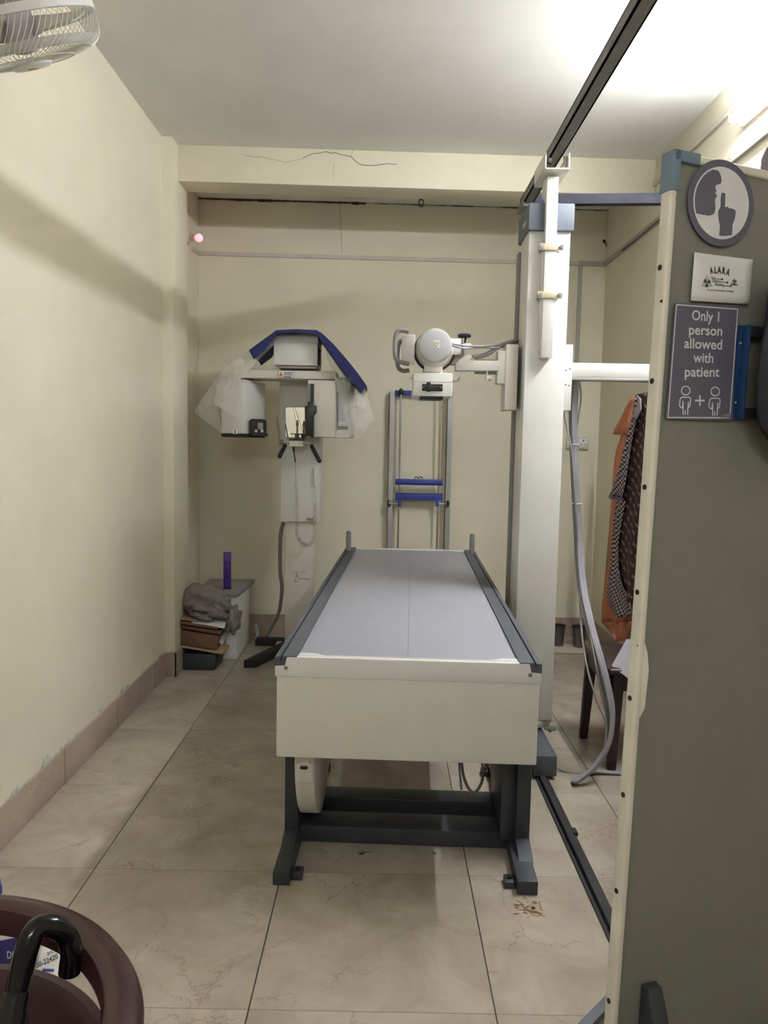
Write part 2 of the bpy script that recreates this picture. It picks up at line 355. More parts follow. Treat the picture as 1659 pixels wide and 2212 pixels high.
# skirting
bsl = struct(MB().box(XW, XW+.012, -3.1, 2.626, 0, .143, .002), 'baseboard_left', 'skirt')
j = MB()
for k in range(-4, 5): j.box(XW+.0118, XW+.0124, k*.6-.0012, k*.6+.0012, 0, .143)
spart(j, 'joint', 'grime', bsl)
struct(MB().box(XW, -.285, 2.613, 2.626, 0, .143, .002).box(-.297, -.285, 2.613, 2.935, 0, .143, .002), 'baseboard_pillar', 'skirt')
struct(MB().prism([(-.412, yb(-.412)-.012, 0), (XR, yb(XR)-.012, 0), (XR, yb(XR), 0), (-.412, yb(-.412), 0)], (0, 0, .135)), 'baseboard_back', 'skirt')
struct(MB().box(XR-.012, XR, -3.1, 3.75, 0, .135, .002), 'baseboard_right', 'skirt')
# cracks in the plaster of the lintel, back wall and ceiling
def ribbon(mb, pts, w, n, lift):
    n = Vector(n); P = [Vector(p)+n*lift for p in pts]
    for i in range(len(P)-1):
        d = (P[i+1]-P[i]).normalized(); s_ = d.cross(n).normalized()
        w0 = w[i] if isinstance(w, list) else w; w1 = w[i+1] if isinstance(w, list) else w
        mb.face([P[i]-s_*w0/2, P[i+1]-s_*w1/2, P[i+1]+s_*w1/2, P[i]+s_*w0/2])
def jag(pix, step, amp, f):
    out = []
    for (a, b), (c, d) in zip(pix, pix[1:]):
        k = max(1, int(math.hypot(c-a, d-b)/step))
        for i in range(k): out.append((a+(c-a)*i/k+random.uniform(-amp, amp)*.5, b+(d-b)*i/k+random.uniform(-amp, amp)))
    out.append(pix[-1]); return [f(*p) for p in out]
def on_beam(px, py):
    p = at(px, py, y=YB0)
    for _ in range(3): p = at(px, py, y=bxy(p.x))
    return p
mb = MB()
ribbon(mb, jag([(655, 343), (675, 333), (705, 329), (735, 332), (757, 340), (772, 353), (790, 357), (815, 359), (838, 354), (857, 355)], 9, 2.2, on_beam), .0035, (0, -1, 0), .0016)
ribbon(mb, jag([(525, 335), (570, 341), (600, 345), (615, 351), (640, 346), (658, 343)], 9, 2, on_beam), .0016, (0, -1, 0), .0016)
ribbon(mb, jag([(722, 352), (720, 370), (721, 386)], 8, 1.5, on_beam), .0014, (0, -1, 0), .0016)
ribbon(mb, jag([(757, 340), (764, 322)], 8, 1.5, on_beam), .0012, (0, -1, 0), .0016)
spart(mb, 'plaster_crack', 'crack', beam)
def on_back(px, py):
    p = at(px, py, y=3.7)
    for _ in range(3): p = at(px, py, y=yb(p.x))
    return p
mb = MB(); ribbon(mb, jag([(734, 440), (737, 500), (739, 548)], 9, 1.2, on_back), .0022, (0, -1, 0), .002)
spart(mb, 'plaster_crack', 'crack', wb)
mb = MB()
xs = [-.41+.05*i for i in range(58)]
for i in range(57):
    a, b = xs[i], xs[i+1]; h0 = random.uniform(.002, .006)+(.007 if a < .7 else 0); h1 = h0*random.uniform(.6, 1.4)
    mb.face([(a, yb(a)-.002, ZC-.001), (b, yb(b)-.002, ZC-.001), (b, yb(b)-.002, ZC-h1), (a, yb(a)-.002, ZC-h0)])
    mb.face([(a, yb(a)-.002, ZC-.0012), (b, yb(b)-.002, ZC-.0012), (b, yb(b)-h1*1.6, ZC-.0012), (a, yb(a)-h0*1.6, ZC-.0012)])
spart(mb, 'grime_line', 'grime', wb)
mb = MB(); ribbon(mb, jag([(305, 62), (318, 74), (338, 80), (352, 98), (360, 125), (367, 138)], 7, 1.6, lambda a, b: at(a, b, z=ZC)), .002, (0, 0, -1), .001)
spart(mb, 'paint_flake', 'paper', ce)
mb = MB()
for pts in ([(428, 735), (427, 775), (419, 812), (412, 835)], [(427, 610), (428, 640)], [(349, 560), (352, 640), (351, 720)]):
    if pts[0][0] > 400: ribbon(mb, jag(pts, 8, 1, lambda a, b: at(a, b, x=-.412)), .004, (1, 0, 0), .002)
spart(mb, 'plaster_crack', 'crack', bpy.data.objects['wall_recess'])
# rust and dirt on the tiles
def blot(mb, px, py, rx, ry, n=9, f=None):
    c = at(px, py, z=0); pts = []
    for i in range(n):
        a = 2*PI*i/n; k = random.uniform(.35, 1.2); pts.append((c.x+math.cos(a)*rx*k, c.y+math.sin(a)*ry*k, .0011))
    mb.face(pts)
mb = MB()
for _ in range(30):
    blot(mb, random.uniform(1112, 1168), random.gauss(1962, 9), random.uniform(.002, .011), random.uniform(.002, .007))
for q in ([(1116, 1945), (1128, 1950), (1134, 1962), (1150, 1977), (1178, 1981)], [(1118, 1966), (1140, 1968), (1172, 1975)], [(1165, 1950), (1168, 1965), (1174, 1968)]):
    ribbon(mb, jag(q, 8, 3, lambda a, b: at(a, b, z=0)), .004, (0, 0, 1), .001)
spart(mb, 'rust_stain', 'rust', fl)
mb = MB()
for q in ((783, 1843, .016), (797, 1842, .011), (943, 1844, .010), (700, 1840, .008), (998, 1848, .007)):
    for _ in range(3): blot(mb, q[0]+random.uniform(-6, 6), q[1]+random.uniform(-3, 3), q[2], q[2]*.35)
spart(mb, 'dirt_stain', 'stain', fl)

# ------------------------------------------------------------------ lamp and wiring on the walls
t = thing('tube_light', 'bright white tube light high on the right wall, glaring over the grey screen', 'light', (XR, 1.08, 2.74))
MB().box(XR-.035, XR, .46, 1.72, 2.775, 2.835, .006).build('batten', 'white', t)
for y in (.475, 1.705): MB().box(XR-.075, XR-.03, y-.012, y+.012, 2.785, 2.825, .004).build('lamp_holder', 'white', t)
MB().cyl((XR-.058, .49, 2.805), (XR-.058, 1.69, 2.805), .014, seg=16).build('lamp_tube', 'tube', t)

t = thing('tube_light', 'added fill tube light, unseen on the wall behind the camera', 'light', (.9, -3.1, 2.5))  # added fill lamp out of view, brightens the faces turned to the camera
MB().box(.27, 1.53, -3.1, -3.065, 2.52, 2.58, .006).build('batten', 'white', t)
for x in (.285, 1.515): MB().box(x-.012, x+.012, -3.07, -3.025, 2.53, 2.57, .004).build('lamp_holder', 'white', t)
MB().cyl((.30, -3.042, 2.55), (1.50, -3.042, 2.55), .014, seg=16).build('lamp_tube', 'fill_tube', t)

t = thing('red_lamp', 'small red bulb glowing in a white holder by the left corner of the recess', 'lamp', (-.412, 3.33, 2.62))
hb = at(404, 513, x=-.412)
MB().lathe([(.034, 0), (.034, .018), (.024, .022)], hb, (1, 0, 0)).build('base', 'socket', t)
ax = (at(432, 514, x=-.412+.10)-hb)
MB().lathe([(.024, 0), (.022, .045), (.020, .06)], hb+Vector((.018, 0, 0)), ax).build('holder', 'socket', t)
bc = hb+Vector((.018, 0, 0))+ax.normalized()*.085
MB().ball(bc, .026).build('bulb', 'redbulb', t)

t = thing('cable_trunking', 'thin beige cable trunking running along the back and right walls', 'trunking', (1.0, 3.7, 2.63))
mb = MB(); zc0 = 2.655
def tr_(x0, x1, z0, z1, d=.014):
    return [(x0, yb(x0)-d, z0), (x1, yb(x1)-d, z1), (x1, yb(x1), z1), (x0, yb(x0), z0)]
mb.prism(tr_(-.412, 2.24, zc0, zc0), (0, 0, .026)).build('run', 'trunk', t)
MB().prism(tr_(2.24, XR, zc0, zc0, .016), (0, 0, .030)).box(XR-.016, XR, .9, yb(XR), zc0, zc0+.032).build('run', 'trunkd', t)
MB().prism([(2.245, yb(2.245)-.014, 1.455), (2.272, yb(2.245)-.014, 1.455), (2.272, yb(2.3), 1.455), (2.245, yb(2.25), 1.455)], (0, 0, zc0-1.455)).build('drop', 'trunkd', t)
a, b = at(412, 535, x=-.412), Vector((-.412, yb(-.412), zc0+.013))
MB().hull8([a+Vector((0, 0, -.012)), a+Vector((0, 0, .012)), a+Vector((.014, 0, .012)), a+Vector((.014, 0, -.012))],
           [b+Vector((0, 0, -.012)), b+Vector((0, 0, .012)), b+Vector((.014, 0, .012)), b+Vector((.014, 0, -.012))]).build('run', 'trunk', t)
t = tag(MB().box(XR-.014, XR, .9, 2.9, 2.885, 2.912).build('cable_trunking', 'trunk'), 'short white trunking strip high on the right wall near the ceiling, behind the screen', 'trunking')
w0 = on_back(1305, 521)
t = thing('loose_wires', 'two thin dark wires hanging from a hole near the right corner of the back wall', 'wire', w0)
MB().ball(w0, .012, (1, .5, 1)).build('wall_hole', 'matt', t)
for k in (0, 1):
    MB().tube([w0, on_back(1308+k*3, 530)+Vector((0, -.01, 0)), on_back(1318+k*3, 546)+Vector((0, -.014, 0)), on_back(1326+k*2, 553-k*3)+Vector((0, -.02, 0)),
               at(1345, 541-k*2, x=XR-.02), at(1380, 512, x=XR-.018), at(1425, 474, x=XR-.018)], .0022, 6, smooth=5).build('wire', 'matt', t)
# socket
p0, p1 = on_back(1223, 943), on_back(1270, 970); ys = yb(p0.x)
t = thing('wall_socket', 'white double wall socket plate low on the back wall behind the hanging cables', 'socket', ((p0.x+p1.x)/2, ys, p1.z))
pl_ = MB().box(p0.x, p1.x, ys-.022, ys+.004, p1.z, p0.z, .004).build('plate', 'socket', t)
xm = p0.x+(p1.x-p0.x)*.55
sk = MB().box(xm, p1.x-.012, ys-.0245, ys-.02, p1.z+.012, p0.z-.012, .002).build('outlet', 'white', t)
c = Vector(((xm+p1.x-.012)/2, ys-.0248, (p0.z+p1.z)/2)); mb = MB()
for dx, dz, r in ((0, .016, .0055), (-.014, -.012, .0038), (.014, -.012, .0038)): mb.cyl(c+Vector((dx, 0, dz)), c+Vector((dx, .002, dz)), r, seg=12)
mb.build('pin_hole', 'black', sk)
MB().box(p0.x+.012, xm-.012, ys-.0245, ys-.02, p1.z+.012, p0.z-.012, .002).build('blank_cover', 'white', t)
# hook in the recess ceiling
c = at(910, 428, z=ZC)
mb = MB().tube([c+Vector((.016*math.cos(a)*1.0, 0, -.03+.026*math.sin(a))) for a in [2*PI*i/20 for i in range(20)]], .0035, 8, closed=True).cyl(c, c+Vector((0, 0, -.012)), .012)
tag(mb.build('ceiling_hook', 'grime'), 'small rusty iron ring hanging from the recess ceiling', 'hook')

# ------------------------------------------------------------------ ceiling rail and floor rail
t = thing('overhead_rail', 'long dark grey overhead steel rail running from above the camera to the white column', 'rail', (1.60, 1.0, 2.57))
RX0, RX1, RZ0, RZ1 = 1.572, 1.622, 2.585, 2.632
MB().box(RX0, RX1, -3.1, 2.3, RZ0, RZ0+.006).box(RX0, RX0+.006, -3.1, 2.3, RZ0, RZ1).box(RX1-.006, RX1, -3.1, 2.3, RZ0, RZ1).box(RX0, RX1, -3.1, 2.3, RZ1-.006, RZ1).build('rail_bar', 'rail', t)
MB().box(RX0-.008, RX1+.008, 2.17, 2.32, RZ0-.02, RZ0+.004, .002).build('end_plate', 'rail', t)
MB().hull8([(RX1, 2.16, 2.572), (RX1, 2.205, 2.572), (RX1, 2.205, 2.622), (RX1, 2.16, 2.622)], [(XR, 2.16, 2.592), (XR, 2.205, 2.592), (XR, 2.205, 2.642), (XR, 2.16, 2.642)], .003).build('cross_tube', 'cross', t)
t = thing('floor_rail', 'black steel guide rail bolted on the tiled floor in front of the white column', 'rail', (1.58, .7, 0))
mb = MB().box(1.556, 1.608, .1, 2.1, 0, .006, .001).box(1.570, 1.594, .1, 2.1, .005, .022, .002); mb.build('rail_bar', 'matt', t)
MB().box(1.598, 1.616, .86, .90, 0, .014, .002).build('clip', 'matt', t)

# ------------------------------------------------------------------ x-ray table
t = thing('xray_table', 'white X-ray examination table with grey top and dark steel pedestal in the room centre', 'table', (.985, .49, 0), math.radians(-2.0))
XL = dict(local=True)
L_ = 2.46; HW = .398
tt = MB().box(-.335, .335, .014, L_-.012, .695, .729, .003).build('tabletop', 'top', t, **XL)
MB().box(.0, .0012, .03, L_-.03, .7288, .7294).build('centre_line', 'grey', tt, **XL)
for s in (-1, 1):
    pr = [(s*.332, .700), (s*.332, .736), (s*.375, .736), (s*.375, .722), (s*.382, .722), (s*.382, .734), (s*HW, .732), (s*HW, .700)]
    r_ = MB().prism([(x, -.003, z) for x, z in pr], (0, L_, 0)).build('side_rail', 'grey', t, **XL)
    gy = 2.27
    pr = [(.012, 0), (.0135, .004)]
    for k in range(9): pr += [(.0155 if k < 7 else .014, .006+k*.0125), (.0155 if k < 7 else .014, .015+k*.0125), (.0138, .0162+k*.0125)]
    pr += [(.012, .122), (.004, .124)]
    MB().lathe(pr, (s*.366, gy, .734), (0, 0, 1), 20).build('hand_grip', 'hose', t, **XL)
# end caps: front and rear
for y0, y1, nm in ((-.004, .016, 'end_cap'), (L_-.016, L_+.004, 'end_cap')):
    mb = MB().prism([(x, y0, z) for x, z in ((-HW, .672), (HW, .672), (HW, .706), (.368, .708), (.362, .734), (-.362, .734), (-.368, .708), (-HW, .706))], (0, y1-y0, 0), .003)
    yi = y1 if y0 < 1 else y0; d = .035 if y0 < 1 else -.03
    mb.prism([(-.330, yi, .7345), (-.330, yi+d, .733), (-.285, yi+d, .732), (-.25, yi+d*.3, .733), (.25, yi+d*.3, .733), (.285, yi+d, .732), (.330, yi+d, .733), (.330, yi, .7345)], (0, 0, -.01))
    ec = mb.build(nm, 'white', t, **XL)
    if y0 < 1:
        for s in (-1, 1): MB().lathe([(.0062, 0), (.0062, .003), (.004, .0045), (.0, .003)], (s*.364, y0+.001, .700), (0, -1, 0), 14).build('screw', 'hose', ec, **XL)
MB().box(-.393, .393, 0, .018, .421, .676, .005).build('front_panel', 'cream', t, **XL)
MB().box(-.393, .393, L_-.018, L_, .5, .676, .005).build('rear_panel', 'cream', t, **XL)
MB().box(-.305, .305, .02, L_-.02, .44, .692, .004).build('bucky_body', 'cream', t, **XL)
for s in (-1, 1):
    x0, x1 = (-.405, -.352) if s < 0 else (.352, .415)
    # foot bar with the upright plate
    mb = MB().box(x0, x1, .02, 1.16, 0, .045, .003)
    xa, xb = (-.405, -.352) if s < 0 else (.372, .418)
    if s < 0: xa, xb = -.402, -.358
    ly0, ly1 = .225, .62
    mb.hull8([(xa, ly0, .04), (xb, ly0, .04), (xb, ly1, .04), (xa, ly1, .04)], [(xa, ly0, .47), (xb, ly0, .47), (xb, ly1-.05, .47), (xa, ly1-.05, .47)], .003)
    mb.hull8([(xa, ly0-.1, .042), (xb, ly0-.1, .042), (xb, ly0, .042), (xa, ly0, .042)], [(xa, ly0-.005, .075), (xb, ly0-.005, .075), (xb, ly0, .075), (xa, ly0, .075)])
    if s > 0: mb.box(.325, .375, .27, .58, .04, .45, .003)
    else: mb.box(-.375, -.352, .5, .62, .0, .3, .003)
    lg = mb.build('leg', 'dgrey', t, **XL)
    for y in (.05, .86):
        q = (x1, x1+.034) if s < 0 else (x0-.034, x0)
        MB().box(q[0], q[1], y, y+.05, .0, .022, .003).build('foot_tab', 'dgrey', lg, **XL)
        MB().cyl(((q[0]+q[1])/2, y+.025, .02), ((q[0]+q[1])/2, y+.025, .029), .008, seg=6).build('foot_bolt', 'black', lg, **XL)
MB().box(-.36, .36, .285, .40, .004, .060, .003).build('cross_bar', 'dgrey', t, **XL)
MB().box(-.36, .36, .51, .60, .004, .058, .003).build('cross_bar', 'dgrey', t, **XL)
# round guard on the left leg
ds = .39; pts = [(-.388, ds-.29, .46)]
for k in range(0, 33):
    a = PI+PI*k/32; pts.append((-.388, ds+.29*math.cos(a), .40+.315*math.sin(a)))
pts.append((-.388, ds+.29, .46))
gd = MB().prism([(-.352, p[1], p[2]) for p in pts], (.062, 0, 0), .003).build('round_guard', 'cream', t, **XL)
MB().box(-.349, -.293, ds-.292, ds-.28, .30, .375, .001).build('guard_plate', 'whitew', gd, **XL)
MB().box(-.334, -.308, ds-.2945, ds-.288, .342, .354, .005, seg=3).build('slot', 'black', gd, **XL)
for x in (-.341, -.301): MB().cyl((x, ds-.291, .366), (x, ds-.294, .366), .0045, seg=10).build('screw', 'brass', gd, **XL)
MB().tube([(.215, .60, .46), (.205, .56, .30), (.215, .52, .16), (.25, .50, .10), (.285, .52, .13), (.29, .58, .18), (.25, .62, .24), (.245, .63, .33), (.27, .64, .46)], .0055, 8, smooth=8).build('power_cable', 'hose', t, **XL)
MB().tube([(.20, .5, .46), (.195, .47, .25), (.205, .45, .13)], .004, 8, smooth=6).build('power_cable', 'hose', t, **XL)

# ------------------------------------------------------------------ x-ray tube stand
t = thing('xray_tube_stand', 'tall white column stand carrying the X-ray tube on its left arm', 'X-ray stand', (1.6, 1.75, 0))
YC = 1.60
MB().box(1.548, 1.642, 1.32, 2.02, .014, .102, .004).build('floor_carriage', 'grey', t)
# round foot of the column, levelling knob
MB().lathe([(.098, 0), (.104, .012), (.104, .03), (.09, .042)], (1.592, 1.70, .112), (0, 0, 1), 40).build('base_flange', 'white', t)
kb = at(1190, 1573, z=.118); MB().lathe([(.007, 0), (.007, .012), (.027, .013), (.028, .018), (.024, .020)], (kb.x-.004, kb.y, .102), (0, 0, 1), 24).build('levelling_knob', 'greendisc', t)
def colz(px, py): return at(px, py, y=YC)
cx0, cx1 = 1.5, 1.678
cm = MB().box(cx0, cx1, YC, YC+.125, .148, 2.31, .008).build('column', 'white', t)
MB().box(cx0+.002, cx1, YC+.125, YC+.19, .15, 2.30, .004).build('column_rear', 'whitew', cm)
MB().box(cx0+.016, cx1-.01, YC+.19, YC+.26, .15, 2.30).build('guide_channel', 'trunkd', cm)
MB().box(cx0-.001, cx0+.022, YC+.245, YC+.30, .15, 2.26, .002).build('guide_rail', 'hose', cm)
MB().box(cx0-.006, cx1+.008, YC-.022, YC+.24, 2.287, 2.398, .004).build('column_cap', 'capgrey', t)
mt = MB().box(cx0-.0075, cx0-.0055, YC+.05, YC+.12, 2.325, 2.345).build('cap_label', 'lgrey', bpy.data.objects['column_cap'])
# square tube clamped to the face of the column
sq0 = at(1190, 773, y=YC-.05).z
MB().box(1.560, 1.608, YC-.05, YC-.002, sq0, 2.497, .003).build('guide_tube', 'white', t)
MB().box(1.553, 1.600, YC-.024, YC, sq0+.03, 2.20, .003).build('guide_tube', 'white', t)
for py in (533, 637):
    z = at(1190, py, y=YC-.055).z
    cl = MB().box(1.535, 1.64, YC-.058, YC-.05, z-.014, z+.014, .001).build('clamp', 'brass', t)
    for x in (1.546, 1.629): MB().lathe([(.009, 0), (.009, .006), (.005, .0065)], (x, YC-.058, z), (0, -1, 0), 6).build('bolt', 'hose', cl)
    for x in (1.541, 1.622): MB().box(x, x+.010, YC-.05, YC+.001, z-.008, z+.008).build('spacer', 'steel', cl)
# U bracket embracing the overhead rail
bz = 2.515; u0, u1, uy0, uy1 = 1.538, 1.640, YC-.10, YC+.13
MB().box(u0, u1, uy0, uy1, bz-.006, bz, .001).box(u0, u0+.006, uy0, uy1, bz-.005, bz+.06, .001).box(u1-.006, u1, uy0, uy1, bz-.005, bz+.06, .001).build('rail_bracket', 'whitew', t)
MB().box(1.562, 1.60, YC+.0, YC+.07, 2.44, bz-.005, .002).build('bracket_stem', 'whitew', t)
for x, y in ((1.556, YC-.06), (1.556, YC+.08)): MB().cyl((x, y, bz), (x, y, bz+.05), .006).cyl((x, y, bz+.028), (x, y, bz+.046), .017).build('guide_roller', 'matt', t)
for x, y in ((1.630, YC-.07), (1.630, YC+.08)): MB().cyl((x-.004, y, bz), (x-.004, y, bz+.056), .0065).build('guide_pin', 'steel', t)
# carriage either side of the column
AY = 1.66
def pb(mb, a, b, y0, y1, bev=.002):
    p, q = at(a[0], a[1], y=y0), at(b[0], b[1], y=y0)
    return mb.box(min(p.x, q.x), max(p.x, q.x), y0, y1, min(p.z, q.z), max(p.z, q.z), bev)
pb(MB(), (1094, 743), (1116, 886), AY-.0, AY+.11, .004).build('carriage', 'whitew', t)
pb(MB(), (1091, 800), (1096, 887), AY+.03, AY+.13, .003).build('carriage_plate', 'trunk', t)
pb(MB(), (1217, 744), (1233, 887), AY-.02, AY+.12, .003).build('carriage', 'white', t)
pb(MB(), (1110, 748), (1117, 880), AY+.11, AY+.15, .001).build('carriage_plate', 'matt', t)
# counter arm to the right
q0, q1 = at(1229, 783, y=AY), at(1229, 815, y=AY)
ar = MB().box(q0.x, XR-.03, AY+.0, AY+.065, q1.z, q0.z, .005).build('counter_arm', 'white', t)
MB().box(q0.x+.002, XR-.05, AY-.001, AY+.066, q1.z-.012, q1.z+.0, .002).build('arm_channel', 'alu', ar)
for a in ((1223, 800), (1231, 797), (1222, 831), (1229, 833)):
    p = at(a[0], a[1], y=AY-.021); MB().cyl(p, p+Vector((0, .003, 0)), .003, seg=8).build('screw', 'black', t)
# cross arm to the tube
pb(MB(), (1076, 757), (1097, 829), AY+.005, AY+.075, .003).build('arm_sleeve', 'whitew', t)
aa = MB().prism([at(a_, b_, y=AY) for a_, b_ in ((984, 800), (1079, 801), (1079, 779), (1018, 778), (1018, 766), (984, 766))], (0, .06, 0), .003).build('cross_arm', 'whitew', t)
pb(MB(), (1026, 776), (1078, 809), AY+.062, AY+.075, .001).build('arm_plate', 'alu', aa)
p = at(1050, 806, y=AY+.02); MB().box(p.x-.02, p.x+.006, p.y-.012, p.y+.014, p.z+.008, p.z+.013).box(p.x+.001, p.x+.006, p.y-.012, p.y+.014, p.z-.034, p.z+.01).cyl(p+Vector((.004, 0, -.022)), p+Vector((.024, 0, -.022)), .011).build('locking_lever', 'whitew', aa)
p = at(1017, 770, y=AY+.03); MB().lathe([(.016, 0), (.016, .004), (.010, .005), (.010, .012)], p+Vector((0, 0, -.012)), (1, 0, 0), 20).build('hose_socket', 'steel', aa)
# tube head
hc = at(938, 757, y=1.62); fc = at(940, 746, y=1.50)
th = MB().lathe([(.055, 0), (.074, .012), (.083, .05), (.085, .13), (.078, .2), (.05, .23)], (hc.x, 1.545, hc.z), (0, 1, 0), 48).build('tube_housing', 'whitew', t)
MB().lathe([(.0, 0), (.058, .0), (.066, .004), (.070, .014), (.071, .05)], (fc.x, 1.485, fc.z), (0, 1, 0), 48, caps=False).build('end_cap', 'lgrey', th)
MB().lathe([(.088, 0), (.089, .006), (.089, .03), (.088, .036)], (hc.x, 1.60, hc.z-.004), (0, 1, 0), 48).build('band', 'matt', th)
lp = at(943, 743, y=1.484); lb = MB().box(lp.x-.0135, lp.x+.0135, 1.4838, 1.4848, lp.z-.016, lp.z+.016, 0).build('warning_label', 'paper', th)
mb = MB(); tri = [Vector((lp.x+.0115*math.cos(a), 1.4834, lp.z-.001+.0115*math.sin(a))) for a in (-PI/2, PI/6, 5*PI/6)]
for i in range(3): mb.tube([tri[i], tri[(i+1) % 3]], .0013, 6)
mb.build('warning_triangle', 'yellow', lb)
# neck, right-hand yoke, knob
a, b = at(916, 785, y=1.6), at(955, 806, y=1.6); MB().box(a.x, b.x, 1.57, 1.70, b.z, a.z, .004).build('neck', 'whitew', th)
MB().hull8([at(965, 730, y=1.56), at(965, 768, y=1.56), at(965, 768, y=1.68), at(965, 730, y=1.68)], [at(1000, 732, y=1.58), at(1000, 764, y=1.58), at(1000, 764, y=1.66), at(1000, 732, y=1.66)], .004).build('yoke', 'white', th)
pb(MB(), (1000, 741), (1018, 756), 1.60, 1.66, .004).build('yoke_boss', 'white', th)
pb(MB(), (970, 768), (986, 786), 1.62, 1.70, .003).build('arm_joint', 'trunkd', th)
p = at(1003, 728, y=1.62); kn = MB().lathe([(.026, .0), (.029, .003), (.029, .010), (.024, .014), (.006, .015)], p+Vector((0, 0, -.002)), (0, 0, 1), 24).lathe([(.007, -.035), (.009, -.012), (.012, 0)], p, (0, 0, 1), 16).build('locking_knob', 'black', th)
pb(MB(), (998, 730), (1002, 766), 1.575, 1.60, .001).build('lock_pin', 'hose', th)
# left handle box and dark loop handles
MB().hull8([at(868, 724, y=1.58), at(868, 786, y=1.58), at(868, 786, y=1.68), at(868, 724, y=1.68)], [at(897, 722, y=1.56), at(895, 788, y=1.56), at(895, 788, y=1.70), at(897, 722, y=1.70)], .006).build('handle_box', 'white', th)
for dy, pts in ((1.56, [(883, 716), (872, 714), (861, 715), (855, 726), (853, 745), (854, 770), (861, 780), (872, 784), (884, 786)]), (1.70, [(884, 735), (870, 735), (862, 742), (859, 757), (858, 778), (861, 795), (871, 801), (884, 800)])):
    MB().tube([at(a, b, y=dy) for a, b in pts], .0095, 12, smooth=6).build('handle', 'hose', th)
# collimator
k0, k1 = at(893, 804, y=1.52), at(977, 857, y=1.52)
cb = MB().box(k0.x, k1.x, 1.52, 1.70, k1.z, k0.z, .006).build('collimator', 'white', t)
MB().box(k0.x+.001, k1.x-.001, 1.519, 1.70, k1.z+.060, k1.z+.0615).build('seam', 'trunkd', cb)
pb(MB(), (912, 829), (956, 845), 1.515, 1.522, .001).build('scale_plate', 'black', cb)
pb(MB(), (922, 825), (930, 846), 1.508, 1.517, .001).build('slider', 'matt', cb)
for x in (914, 953):
    p = at(x, 837, y=1.514); MB().ball(p, .0032, seg=10).build('screw', 'steel', cb)
pb(MB(), (908, 853), (957, 863), 1.535, 1.66, .002).build('aperture', 'black', cb)
a, b = at(893, 816, y=1.58), at(884, 817, y=1.58); MB().cyl(a, b, .004).cyl(a, a+Vector((-.006, 0, 0)), .010).build('side_knob', 'steel', cb)
MB().tube([at(978, 822, y=1.6), at(987, 822, y=1.6), at(994, 815, y=1.6), at(1002, 803, y=1.64)], .005, 8, smooth=5).build('lamp_cable', 'hose', cb)
# hoses to the column
MB().tube([at(1020, 771, y=1.69), at(1040, 769, y=1.69), at(1058, 762, y=1.68), at(1075, 750, y=1.7), at(1095, 742, y=1.74), at(1116, 736, y=1.82)], .0105, 12, smooth=6).build('hose', 'hose', t)
MB().tube([at(973, 742, y=1.52), at(1000, 746, y=1.54), at(1040, 748, y=1.60), at(1072, 745, y=1.68), at(1090, 742, y=1.75)], .0045, 8, smooth=6).build('hose', 'cable', t)
MB().tube([at(973, 745, y=1.52), at(1000, 752, y=1.54), at(1035, 751, y=1.60), at(1060, 751, y=1.65), at(1080, 752, y=1.70)], .0045, 8, smooth=6).build('hose', 'cable', t)

# ------------------------------------------------------------------ cables hanging behind the column
t = thing('cable_bundle', 'thick bundle of grey cables hanging right of the column and looping on the floor', 'cable', at(1245, 1690, z=0))
main = [(1244, 812, 1.74), (1238, 880, 1.75), (1239, 955, 1.74), (1243, 1050, 1.73), (1249, 1160, 1.72), (1256, 1260, 1.63), (1274, 1350, 1.49), (1296, 1430, 1.385), (1315, 1510, 1.33), (1320, 1560, 1.315), (1311, 1610, 1.30), (1286, 1655, 1.28), (1255, 1682, 1.265), (1241, 1690, 1.27), (1250, 1680, 1.33), (1280, 1668, 1.375), (1320, 1670, 1.385), (1370, 1676, 1.38)]
for i, (dx, dy, r) in enumerate(((1, 0, .0075), (-4, .012, .0055), (5, .02, .0065), (-7.5, .03, .004), (-1.5, -.014, .004), (8, .03, .0042))):
    pts = []
    for k, (a, b, y) in enumerate(main):
        s_ = 1.0 if k < 5 else (1.15 if k < 9 else .8)
        p = at(a+dx*s_, b, y=y+dy*.5)
        if p.z < r: p.z = r
        pts.append(p)
    MB().tube(pts, r, 10, smooth=6).build('cable', 'cable' if i % 2 == 0 else 'hose', t)
for dx0, (r, pts) in enumerate(((.0045, [(1217, 888, 1.72), (1226, 930, 1.71), (1236, 985, 1.70), (1243, 1090, 1.70), (1250, 1200, 1.70), (1253, 1300, 1.60), (1258, 1380, 1.48), (1270, 1450, 1.38), (1288, 1510, 1.34), (1308, 1560, 1.32), (1308, 1605, 1.30)]),
                               (.004, [(1252, 818, 1.76), (1255, 860, 1.76), (1249, 905, 1.76), (1243, 960, 1.75), (1247, 1060, 1.74)]), (.0035, [(1258, 1280, 1.62), (1282, 1410, 1.40), (1297, 1490, 1.35), (1311, 1560, 1.32), (1306, 1615, 1.295)]))):
    MB().tube([at(a, b, y=y) for a, b, y in pts], r, 8, smooth=6).build('cable', 'hose', t)
for a, b, y in ((1240, 960, 1.74), (1245, 1088, 1.73), (1253, 1210, 1.715)):
    p = at(a, b, y=y); MB().tube([p+Vector((.024*math.cos(q), .018*math.sin(q)+.006, 0)) for q in [2*PI*i/16 for i in range(16)]], .0018, 6, closed=True).build('cable_tie', 'paper', t)
c0 = at(1204, 1660, y=1.40); MB().tube([c0, at(1225, 1668, y=1.40), at(1262, 1673, y=1.38), at(1290, 1676, y=1.40)], .004, 8, smooth=5).build('cable', 'hose', t)

